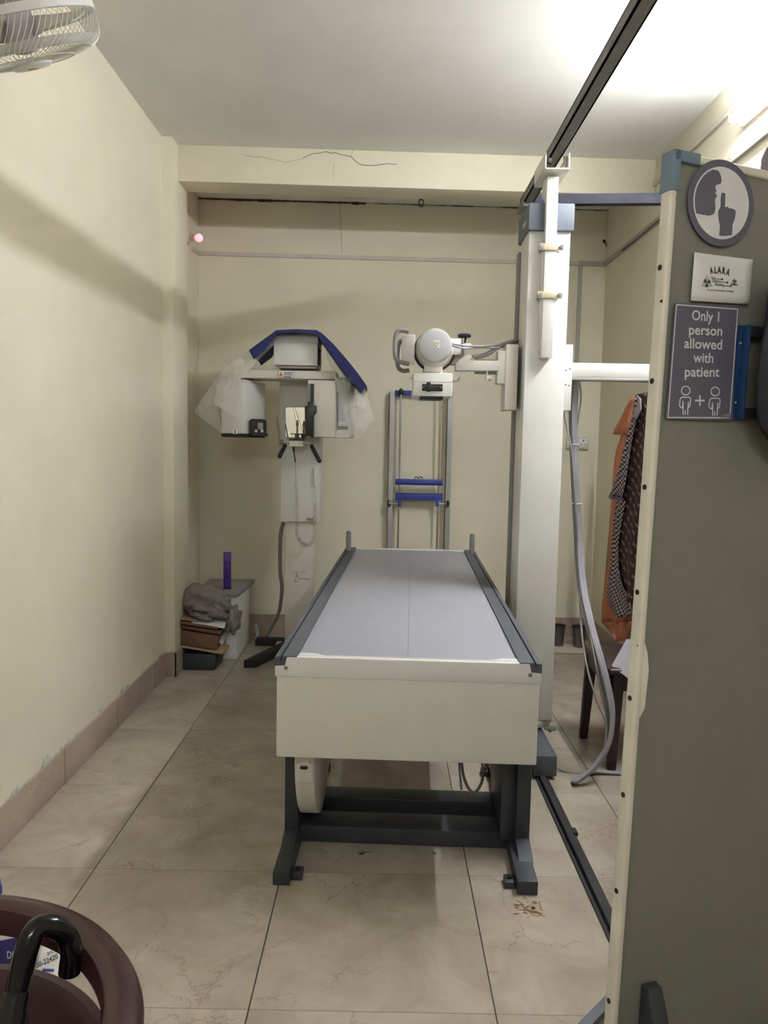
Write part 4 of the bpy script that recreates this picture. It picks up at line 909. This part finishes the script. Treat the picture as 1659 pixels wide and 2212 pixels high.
cloth('body', 'maroon', [(1377, 852), (1373, 900), (1362, 965), (1356, 1020), (1346, 1080), (1338, 1140), (1332, 1180), (1328, 1240), (1330, 1275), (1334, 1300)], [(1398, 847), (1410, 900), (1412, 965), (1410, 1020), (1406, 1080), (1400, 1140), (1396, 1180), (1392, 1240), (1390, 1275), (1386, 1300)], XR-.10, 24, 40, .010, 10, parent=mrd, seed=4)
cloth('checked_sleeve', 'check', [(1372, 852), (1366, 895), (1352, 950), (1340, 1000), (1326, 1045), (1316, 1070)], [(1380, 856), (1376, 895), (1364, 950), (1357, 1000), (1352, 1045), (1346, 1078)], XR-.125, 12, 26, .008, 7, parent=mrd, seed=2)
cloth('sleeve_hem', 'purple', [(1316, 1069), (1314, 1075)], [(1347, 1077), (1346, 1084)], XR-.128, 12, 2, .008, 7, parent=mrd, seed=2)
cloth('checked_border', 'check', [(1334, 1082), (1326, 1120), (1322, 1160), (1320, 1185), (1316, 1230), (1309, 1265), (1307, 1295), (1322, 1325), (1330, 1335)], [(1350, 1082), (1343, 1120), (1336, 1160), (1334, 1185), (1336, 1230), (1345, 1265), (1362, 1295), (1366, 1322), (1362, 1331)], XR-.115, 18, 34, .010, 9, parent=mrd, seed=6)
cloth('lining', 'lilac', [(1381, 858), (1369, 892), (1366, 902)], [(1384, 860), (1385, 885), (1375, 905)], XR-.14, 6, 8, .004, 5, parent=mrd, seed=1)

# ------------------------------------------------------------------ mobile lead screen
TH = math.radians(20); TL = math.radians(1.47)
u_ = Vector((math.cos(TH), math.sin(TH), 0)); n_ = Vector((-math.sin(TH), math.cos(TH), 0))
e1 = u_*math.cos(TL)-Vector((0, 0, 1))*math.sin(TL); e3 = u_*math.sin(TL)+Vector((0, 0, 1))*math.cos(TL)
PO = Vector((1.43, -.10, 0))+u_*.0222
PO = CAM+(PO-CAM)*.91; PO = PO-e3*(PO.z/e3.z)
PM = Matrix(((e1.x, n_.x, e3.x, PO.x), (e1.y, n_.y, e3.y, PO.y), (e1.z, n_.z, e3.z, PO.z), (0, 0, 0, 1)))
PI_ = PM.inverted()
def pp_(px, py, t_=0):
    """screen-local (along, up) of a place on the photograph"""
    d = RIGHT*((px-829.5)/FPX)+UP*((1106-py)/FPX)+FWD; o_ = PO+n_*t_
    k = (o_-CAM).dot(n_)/d.dot(n_); q = PI_ @ (CAM+d*k); return Vector((q.x, q.z))
t = thing('lead_screen', 'tall grey-green mobile lead screen with cream frame in the right foreground', 'screen')
t.matrix_basis = PM
W_, H0, H1, T_ = .88, .03, 1.944, .029
MB().box(.004, W_-.004, .004, T_-.004, H0+.01, H1-.006).build('board', 'board', t, local=True)
fr = MB()
def strip(x0, x1, h0, h1): fr.box(x0, x1, -.003, T_, h0, h1, .006, seg=3)
strip(0, .016, H0, H1-.07); strip(W_-.016, W_, H0, H1-.07); strip(.06, W_-.06, H1-.018, H1); strip(0, W_, H0, H0+.016)
# the edge strip has sprung loose half-way up
fr.prism([(.012, -.004, .83), (.022, -.006, .85), (.0235, -.008, .93), (.019, -.006, .965), (.012, -.004, .985)], (0, .004, 0))
fr = fr.build('frame', 'frame', t, local=True)
for s in (0, 1):
    x0 = 0 if s == 0 else W_; k = 1 if s == 0 else -1
    mb = MB().box(min(x0-.002*k, x0+.018*k), max(x0-.002*k, x0+.018*k), -.005, T_+.002, H1-.075, H1+.002, .003).box(min(x0+.0*k, x0+.064*k), max(x0, x0+.064*k), -.005, T_+.002, H1-.02, H1+.002, .003)
    mb.build('corner_cap', 'corner', t, local=True)
for py in (578, 823, 1052, 1279, 1508, 1717, 1925, 2163):
    h = pp_(1424-(py-578)*.0735, py, .015).y
    MB().lathe([(.0055, 0), (.0055, .0015), (.003, .003)], (0, .014, h), (-1, 0, 0), 12).build('rivet', 'matt', fr, local=True)
for px, py in ((1461, 428), (1431, 650), (1381, 1395)):
    q = pp_(px, py); MB().ball((q.x, .003, q.y), .003, seg=10).build('screw', 'matt', fr, local=True)
# feet: bars across the bottom with gusset brackets
gq = pp_(1424, 2132, -.02)
for x in (gq.x-.012, W_-.14):
    ft = MB().box(x-.022, x+.022, -.30, .08, .0, .029, .004).build('foot', 'dgrey', t, local=True)
    MB().hull8([(x-.022, -.12, .025), (x+.022, -.12, .025), (x+.022, -.001, .025), (x-.022, -.001, .025)], [(x-.018, -.022, gq.y), (x+.018, -.022, gq.y), (x+.018, -.001, gq.y), (x-.018, -.001, gq.y)], .002).build('gusset', 'dgrey', ft, local=True)
    MB().ball((x-.008, -.060, gq.y*.62), .006, seg=10).build('bolt', 'steel', ft, local=True)
f0, f1 = at(1308, 2172, z=.03), at(1262, 2220, z=.03)
MB().tube([f0+(f0-f1)*1.2, f1+(f1-f0)*1.0], .016, 4).build('stay', 'grey', t)
# blue bracket and apron rail
q0, q1 = pp_(1597, 703), pp_(1582, 905)
bk = MB().box(q0.x-.004, q0.x+.009, -.005, -.001, q1.y, q0.y, .001).box(q0.x+.006, q0.x+.010, -.022, -.001, q1.y, q0.y, .001)
bk = bk.build('apron_bracket', 'bracket', t, local=True)
for py in (742, 870):
    q = pp_(1599-(py-742)*.07, py, -.005); MB().ball((q0.x+.001, -.006, q.y), .0035, seg=10).build('screw', 'steel', bk, local=True)
for h in (q0.y-.012, q1.y+.012): MB().box(q0.x+.009, q0.x+.30, -.020, -.002, h-.011, h+.011, .002).build('apron_arm', 'lead', t, local=True)

# signs stuck on the screen (each a thin sheet)
def sign_thing(name, label, cat, c):
    e = thing(name, label, cat); e.matrix_basis = PM @ Matrix.Translation((c.x, -.0035, c.y)); return e
def P3(q, c, d): return Vector((q.x-c.x, d, q.y-c.y))
def cr(cx_, cy_): return pp_(1360+cx_/3.351, 280+cy_/3.351)
# 1 round silence sign
c = cr(652, 538); R1 = .0825; 
e = sign_thing('silence_sign', 'round grey and white silence sign with finger on lips at the screen top', 'sign', c)
MB().lathe([(R1, 0), (R1, .001)], (0, 0, 0), (0, -1, 0), 64).build('disc', 'sign', e, local=True)
MB().lathe([(R1*.835, .001), (R1*.835, .0016)], (0, 0, 0), (0, -1, 0), 64).build('field', 'print_', e, local=True)
def flat(mb, pts, d, th=.0004):
    mb.prism([(p.x, d, p.z) for p in pts], (0, th, 0)); return mb
def relc(L2): return [P3(cr(a, b), c, 0) for a, b in L2]
head = relc([(625, 303), (640, 325), (648, 350), (650, 380), (643, 398), (609, 407), (606, 430), (613, 452), (603, 468), (615, 478), (617, 490), (608, 500), (600, 520), (605, 545), (606, 575), (600, 605), (585, 622), (560, 628)])
# back of the head follows the ring
arc = []
for k in range(11):
    a = math.radians(219-k*11.5); arc.append(Vector((R1*.80*math.cos(a), 0, R1*.80*math.sin(a))))
arc.insert(0, Vector((-math.sqrt((R1*.80)**2-head[-1].z**2), 0, head[-1].z+1e-5)))
flat(MB(), head+[p for p in arc if head[-1].z < p.z < head[0].z], -.0022).build('face_print', 'sign', e, local=True)
hand = relc([(643, 565), (645, 500), (650, 468), (663, 461), (677, 470), (677, 520), (674, 567), (692, 564), (706, 574), (725, 577), (740, 584), (751, 590), (752, 612), (748, 640), (740, 668), (730, 690), (726, 768), (680, 774), (634, 772), (638, 730), (640, 700), (630, 660), (626, 610), (629, 590)])
flat(MB(), hand, -.0022).build('hand_print', 'sign', e, local=True)
# 2 ALARA sheet
q = [pp_(*a) for a in ((1497, 546), (1622, 562), (1612, 658), (1489, 650))]; c = (q[0]+q[1]+q[2]+q[3])/4
e = sign_thing('alara_notice', 'white paper ALARA notice below the round silence sign', 'notice', c)
rows = []
for j_ in range(7):
    v = j_/6; rows.append([Vector((0, 0, 0))]*0+[P3((q[0]*(1-i/8)+q[1]*(i/8))*(1-v)+(q[3]*(1-i/8)+q[2]*(i/8))*v, c, -.0005-.004*max(0, i/8-.75)*4*(.3+.7*v)) for i in range(9)])
MB().grid(rows).build('sheet', 'paper', e, local=True, solid=.0006)
def line(mb, a, b, w_, d=-.0014):
    a, b = P3(cr(*a), c, d), P3(cr(*b), c, d); v = (b-a).normalized(); s_ = Vector((-v.z, 0, v.x))*w_/2
    mb.prism([a-s_, b-s_, b+s_, a+s_], (0, .0003, 0))
def words(mb, txt, a, b, h, d=-.0016, off=.014):
    """letters from crop point a to crop point b along the baseline"""
    A, B_ = P3(cr(*a), c, d), P3(cr(*b), c, d); v = B_-A; le = v.length; v.normalize(); up = Vector((-v.z, 0, v.x))
    xf = Matrix(((v.x, up.x, 0, A.x), (v.y, up.y, -1, A.y), (v.z, up.z, 0, A.z), (0, 0, 0, 1)))
    add_text(mb, txt, 0, le, 0, h, xf, off)
ink = MB()
for k, (ch_, a, b) in enumerate((('A', (570, 1049), (594, 1043)), ('L', (601, 1042), (618, 1042)), ('A', (621, 1042), (650, 1044)), ('R', (655, 1045), (678, 1050)), ('A', (681, 1052), (708, 1062)))):
    words(ink, ch_, a, b, .0125, off=.045)
words(ink, 'Time', (574, 1086), (610, 1088), .0055); words(ink, 'Distance', (584, 1106), (643, 1111), .0055); words(ink, 'Shielding', (602, 1131), (672, 1138), .0055)
words(ink, 'As Low As Reasonably Achievable', (548, 1168), (740, 1180), .0036)
for a, b in (((617, 1085), (664, 1087)), ((640, 1106), (702, 1110)), ((680, 1134), (726, 1136))):
    line(ink, a, b, .0011); line(ink, (b[0]-12, b[1]-7), b, .0014); line(ink, (b[0]-12, b[1]+7), b, .0014)
line(ink, (718, 1124), (770, 1128), .0016)
ink.build('print', 'ink', e, local=True)
def trefoil(x0, x1, y0, y1):
    tb_ = MB(); A = [P3(cr(a, b), c, -.0011) for a, b in ((x0, y1), (x1, y1), ((x0+x1)/2+1, y0))]; flat(tb_, A, -.0011); tb_.build('hazard_triangle', 'lgrey', e, local=True)
    g = MB(); o_ = (A[0]+A[1]+A[2])/3; s_ = (A[1]-A[0]).length*.29
    for a0 in (30, 150, 270):
        pts = [o_+Vector((s_*.28*math.cos(math.radians(a0+d)), 0, s_*.28*math.sin(math.radians(a0+d)))) for d in (-30, 30)]+[o_+Vector((s_*math.cos(math.radians(a0+d)), 0, s_*math.sin(math.radians(a0+d)))) for d in (30, 10, -10, -30)]
        flat(g, pts, -.0018)
    g.lathe([(s_*.17, 0), (s_*.17, .0003)], o_+Vector((0, -.0006, 0)), (0, -1, 0), 12); g.build('hazard_trefoil', 'ink', e, local=True)
trefoil(503, 590, 1055, 1140); trefoil(720, 770, 1075, 1120)
# 3 dark grey notice
q = [pp_(*a) for a in ((1455, 655), (1592, 660), (1578, 909), (1435, 905))]; c = (q[0]+q[1]+q[2]+q[3])/4
e = sign_thing('visitor_notice', 'dark grey notice reading Only 1 person allowed with patient on the screen', 'notice', c)
MB().prism([P3(p, c, 0) for p in q], (0, -.001, 0)).build('sheet', 'sign', e, local=True)
pr = MB(); B4 = [(328, 1270), (770, 1303), (712, 2086), (266, 2084)]
for a, b in zip(B4, B4[1:]+B4[:1]): line(pr, a, b, .0022)
for txt, a, b, h in (('Only 1', (437, 1380), (634, 1394), .0195), ('person', (416, 1484), (656, 1494), .0195), ('allowed', (381, 1582), (655, 1594), .0195), ('with', (447, 1685), (592, 1690), .0195), ('patient', (386, 1788), (637, 1790), .0195)):
    words(pr, txt, a, b, h)
def circ(x, y, r, n=24):
    for k in range(n):
        a0, a1 = 2*PI*k/n, 2*PI*(k+1)/n; line(pr, (x+r*math.cos(a0), y+r*math.sin(a0)), (x+r*math.cos(a1), y+r*math.sin(a1)), .0021)
for ox, oy in ((394, 1890), (607, 1897)):
    circ(ox, oy, 31)
    body = [(-18, 175), (-18, 120), (-20, 75)], [(20, 80), (16, 120), (14, 175)], [(-4, 175), (-2, 140)], [(-36, 120), (-46, 110), (-40, 60), (-28, 48), (26, 48), (36, 60), (30, 112), (16, 124)], [(-36, 120), (-26, 128), (-18, 80)]
    for pl2 in body:
        for a, b in zip(pl2, pl2[1:]): line(pr, (ox+a[0], oy+a[1]), (ox+b[0], oy+b[1]), .0021)
line(pr, (462, 1962), (530, 1962), .0035); line(pr, (496, 1925), (496, 2000), .0035)
pr.build('print', 'print_', e, local=True)
MB().prism([P3(cr(*a), c, -.0014) for a in ((640, 2084), (702, 2052), (712, 2086))], (0, -.003, .002)).build('curled_corner', 'hose', e, local=True)

# black lead apron hung on the bracket
ap = [(1660, 560), (1648, 660), (1640, 705), (1634, 740), (1632, 790), (1634, 850), (1640, 900), (1652, 935), (1675, 965), (1750, 980)]
rows = []
for j_, (a, b) in enumerate(ap):
    q = pp_(a, b, -.07); r = []
    for i in range(11):
        u = i/10; r.append(PM @ Vector((q.x+u*.36, -.06-.055*math.sin(PI*min(1, u*2.2+.05))-.012*math.sin(u*11+j_*.7), q.y+(.02*u if j_ == 0 else 0))))
    rows.append(r)
tag(MB().grid(rows).build('lead_apron', 'lead', ang=60, solid=.010, sub=1), 'black lead apron hanging from the blue bracket at the right edge of the screen', 'apron')
# dark cloth over the screen top at the right edge
rows = []
for j_, (d, h) in enumerate(((.064, 1.93), (.066, 2.0), (.03, 2.022), (-.006, 2.012), (-.012, 1.96), (-.012, 1.90))):
    rows.append([PM @ Vector((.272+(.012 if j_ in (0, 5) else 0)+.04*(1-min(1, abs(j_-2.5)/3.5))*0+i*.04, d+.003*math.sin(i), h+(.012*min(i, 2)))) for i in range(9)])
tag(MB().grid(rows).build('folded_cloth', 'lilac', ang=60, solid=.006, sub=1), 'blue-grey cloth folded over the top edge of the screen at the right', 'cloth')

# ------------------------------------------------------------------ wall fan, upper left
fc = at(33, 46, y=.46)
axf = Vector((.20, .36, -.80)).normalized()
t = thing('wall_fan', 'white wire-caged fan hanging in the upper left corner near the left wall', 'fan', fc)
qf = axf.to_track_quat('Z', 'Y')
def fp(r, h, a): return fc + qf @ Vector((r*math.cos(a), r*math.sin(a), h))
RF = .212
MB().lathe([(RF-.003, -.012), (RF+.004, -.010), (RF+.004, .010), (RF-.003, .012), (RF-.003, -.012)], fc, axf, 64, caps=False).build('rim_band', 'fan', t)
cg = MB(); prof = [(RF, .0), (RF+.001, .04), (RF-.006, .067), (RF-.03, .088), (RF-.08, .099), (.05, .104)]
for k in range(84):
    a = 2*PI*k/84; cg.tube(spline([fp(r, h, a+.10*i) for i, (r, h) in enumerate(prof)], 3), .0011, 4)
for r, h in ((RF-.036, .090), (RF-.09, .101)): cg.tube([fp(r, h, 2*PI*i/48) for i in range(48)], .0014, 5, closed=True)
cg.build('front_cage', 'wire', t)
MB().lathe([(RF-.010, .069), (RF-.026, .083), (RF-.040, .091), (RF-.046, .088), (RF-.03, .079), (RF-.010, .069)], fc, axf, 64, caps=False).build('front_ring', 'fan', t)
cg = MB(); prof = [(RF, .0), (RF-.004, -.03), (RF-.03, -.06), (RF-.09, -.075), (.05, -.08)]
for k in range(72):
    a = 2*PI*k/72; cg.tube(spline([fp(r, h, a-.06*i) for i, (r, h) in enumerate(prof)], 3), .0011, 4)
cg.build('rear_cage', 'wire', t)
bd = MB().lathe([(.056, .101), (.056, .110), (.048, .115), (0.001, .116)], fc, axf, 36, caps=False).build('badge', 'fan', t)
MB().lathe([(.014, .1165), (.014, .118)], fc, axf, 20).build('emblem', 'red', bd)
MB().lathe([(.062, -.15), (.066, -.10), (.062, -.045), (.05, -.03), (.048, .0), (.044, .05), (.03, .075), (.004, .08)], fc, axf, 36).build('motor', 'motor', t)
for k in range(3):
    rows = []
    for i in range(9):
        f = i/8; r = .045+f*(RF-.07); r2 = []
        for j_ in range(9):
            g = j_/8-.5; w_ = .55+.25*math.sin(PI*f); r2.append(fp(r, .02+.05*g*(1-.2*f), 2*PI*k/3+.5+g*w_*1.5))
        rows.append(r2)
    MB().grid(rows).build('blade', 'blade', t, ang=60, solid=.003)
a = fc+axf*-.14; wpt = Vector((XW, fc.y+.0, fc.z+.14))
MB().tube([a, a+axf*-.06, wpt+Vector((.12, 0, 0)), wpt], .018, 12, smooth=5).build('arm', 'fan', t)
MB().box(XW, XW+.035, wpt.y-.06, wpt.y+.06, wpt.z-.10, wpt.z+.06, .01, seg=3).build('wall_mount', 'fan', t)

# ------------------------------------------------------------------ foreground chair and things, lower left
CX, CY, CR, CZ = .355, -.965, .262, .70
t = thing('tub_chair', 'glossy dark brown plastic tub chair in the lower left foreground', 'chair', (CX, CY-.02, 0))
def ring(a): return CX+CR*math.cos(a), CY+CR*1.04*math.sin(a)
rows = []; n = 72
for k in range(n+1):
    a = math.radians(-28+236*k/n); z = CZ-.02*max(0, -math.sin(a))-.012*abs(math.cos(a)); co_, si = math.cos(a), math.sin(a)
    pr = [(-.024, -.030), (-.026, -.010), (-.022, .006), (-.008, .012), (.002, .009), (.016, .004), (.024, -.010), (.022, -.030), (-.024, -.030)]
    rows.append([Vector((CX+(CR+r)*co_, CY+(CR*1.04+r)*si, z+h)) for r, h in pr])
mb = MB().grid(rows); mb.face(rows[0][:-1]); mb.face(rows[-1][:-1]); mb.build('top_rail', 'brown', t, ang=50)
rows = []
for k in range(n+1):
    a = math.radians(0+180*k/n); co_, si = math.cos(a), math.sin(a)
    pr = [(.012, .615), (-.002, .618), (-.014, .606), (-.05, .44), (-.04, .44), (.006, .60), (.012, .615)]
    rows.append([Vector((CX+(CR-.022+r)*co_, CY+(CR*1.04-.022+r)*si, h)) for r, h in pr])
mb = MB().grid(rows); mb.face(rows[0][:-1]); mb.face(rows[-1][:-1]); mb.build('backrest', 'brown', t, ang=50)
for d in (28, 62, 118, 152):
    x, y = ring(math.radians(d)); MB().hull8([(x-.02, y-.012, .60), (x+.02, y-.012, .60), (x+.02, y+.006, .60), (x-.02, y+.006, .60)], [(x-.02, y-.008, .675), (x+.02, y-.008, .675), (x+.02, y+.008, .675), (x-.02, y+.008, .675)], .003).build('back_slat', 'brown', t) if d in (152,) else None
MB().lathe([(.005, .41), (.2, .41), (.232, .425), (.236, .44), (.22, .447), (.005, .44)], (CX, CY-.02, 0), (0, 0, 1), 48).build('seat', 'brown', t)
for d in (45, 135, 225, 315):
    a = math.radians(d); x, y = CX+.17*math.cos(a), CY-.02+.17*math.sin(a); x2, y2 = CX+.225*math.cos(a), CY-.02+.225*math.sin(a)
    MB().hull8([(x2-.016, y2-.016, 0), (x2+.016, y2-.016, 0), (x2+.016, y2+.016, 0), (x2-.016, y2+.016, 0)], [(x-.024, y-.024, .42), (x+.024, y-.024, .42), (x+.024, y+.024, .42), (x-.024, y+.024, .42)], .005).build('leg', 'brown', t)
for d in (-24, 204):
    x, y = ring(math.radians(d)); MB().hull8([(x*.92+CX*.08-.018, y-.018, .43), (x*.92+CX*.08+.018, y-.018, .43), (x*.92+CX*.08+.018, y+.018, .43), (x*.92+CX*.08-.018, y+.018, .43)], [(x-.018, y-.02, .68), (x+.018, y-.02, .68), (x+.018, y+.02, .68), (x-.018, y+.02, .68)], .005).build('arm_support', 'brown', t)
# umbrella hooked on the rail
UY = -.80
def U(px, py, d): return at(px, py, y=d)
t = thing('umbrella', 'closed black umbrella with glossy curved handle leaning in the brown chair', 'umbrella', U(20, 2250, -.90))
pts = [U(36, 2150, -.86), U(46, 2100, -.85), U(58, 2050, -.84), U(72, 2015, -.83), U(95, 2000, -.82), U(125, 2005, -.81), U(146, 2025, -.80), U(154, 2055, -.80), U(152, 2080, -.80), U(150, 2100, -.80)]
MB().tube(pts, [.0145, .0145, .0145, .0143, .014, .0138, .0138, .0138, .0138, .0140], 16, smooth=6).build('handle', 'gloss', t)
a, b = U(37, 2143, -.86), U(22, 2215, -.88)
MB().lathe([(.014, 0), (.0165, .006), (.0165, .02), (.019, .024), (.021, .06), (.016, .066)], a, b-a, 24).build('collar', 'gloss', t)
c_ = a+(b-a).normalized()*.06; d_ = Vector((c_.x+.02, c_.y-.04, .46))
MB().tube([c_, c_+(d_-c_)*.5, d_], [.016, .026, .020], 14).build('canopy', 'lead', t)
# things on the floor behind the chair
p = at(0, 2120, z=0); bx, by = -.02, .13
t = thing('diaper_pack', 'blue and white plastic diaper pack standing on the floor behind the brown chair', 'pack', (bx-.06, by, 0))
b_ = MB().box(bx-.19, bx+.04, by, by+.08, 0, .118, .018, seg=3).build('bag', 'paper', t)
fr0 = by-.0015
mb = MB().prism([(bx-.14, fr0, .012), (bx+.03, fr0, .012), (bx+.034, fr0, .06), (bx+.036, fr0, .105), (bx+.0, fr0, .085), (bx-.06, fr0, .072), (bx-.14, fr0, .07)], (0, .001, 0)); mb.build('blue_print', 'pack', b_)
mb = MB(); xf = Matrix.Translation((0, fr0-.001, 0)) @ Matrix.Rotation(PI/2, 4, 'X')
add_text(mb, 'DIAPER', bx-.028, bx+.03, .028, .020, xf); add_text(mb, 'ACT', bx+.005, bx+.032, .060, .014, xf); mb.build('lettering', 'print_', b_)
pz = at(100, 2120, y=.10)
t = thing('paper_packet', 'small white printed paper packet behind the curved umbrella handle', 'packet', (.1, .09, 0))
P4 = [at(92, 2038, y=.13), at(141, 2062, y=.11), at(112, 2165, y=.03), at(58, 2150, y=.03)]
for v in P4: v.z = max(v.z, .004)
b_ = MB().prism(P4, (.004, .045, .02), .003).build('packet', 'paper', t)
nv = (P4[1]-P4[0]).cross(P4[3]-P4[0]).normalized(); nv = -nv if nv.y > 0 else nv
def onp(px, py, l=.0015):
    d = RIGHT*((px-829.5)/FPX)+UP*((1106-py)/FPX)+FWD; k = (P4[0]-CAM).dot(nv)/d.dot(nv); return CAM+d*k+nv*l
mb = MB()
for Q in ([(85, 2115), (93, 2093), (117, 2094), (116, 2099), (98, 2099), (96, 2104), (113, 2105), (111, 2110), (94, 2110), (93, 2124)], [(74, 2122), (80, 2110), (86, 2109), (82, 2124)], [(96, 2118), (106, 2114), (102, 2124), (94, 2124)]):
    mb.prism([onp(*a) for a in Q], nv*.0006)
mb.build('blue_letter', 'blue', b_)
A, B_ = onp(78, 2092), onp(126, 2070); v = (B_-A); le = v.length; v.normalize(); up = nv.cross(v)
xf = Matrix(((v.x, up.x, nv.x, A.x), (v.y, up.y, nv.y, A.y), (v.z, up.z, nv.z, A.z), (0, 0, 0, 1)))
mb = MB(); add_text(mb, '00-22420', 0, le, 0, .013, xf); add_text(mb, '2PCS', le*.55, le*1.0, .018, .008, xf); mb.build('lettering', 'ink', b_)
p = at(-2, 1985, z=0); p = Vector((-.115, .42, 0))
bt = at(-1, 1945, y=.30)
t = thing('bottle', 'clear plastic bottle with a blue cap at the left edge behind the chair', 'bottle', (bt.x-.012, .30, 0))
zt_ = at(0, 1910, y=.30).z
MB().lathe([(.03, 0), (.036, .006), (.036, zt_-.075), (.030, zt_-.05), (.015, zt_-.025), (.014, zt_-.005)], (bt.x-.012, .30, 0), (0, 0, 1), 28).build('body', 'sheer', t)
MB().lathe([(.018, zt_-.028), (.0185, zt_-.012), (.016, zt_-.006), (.014, zt_+.014), (.010, zt_+.018)], (bt.x-.012, .30, 0), (0, 0, 1), 24).build('cap', 'blue', t)
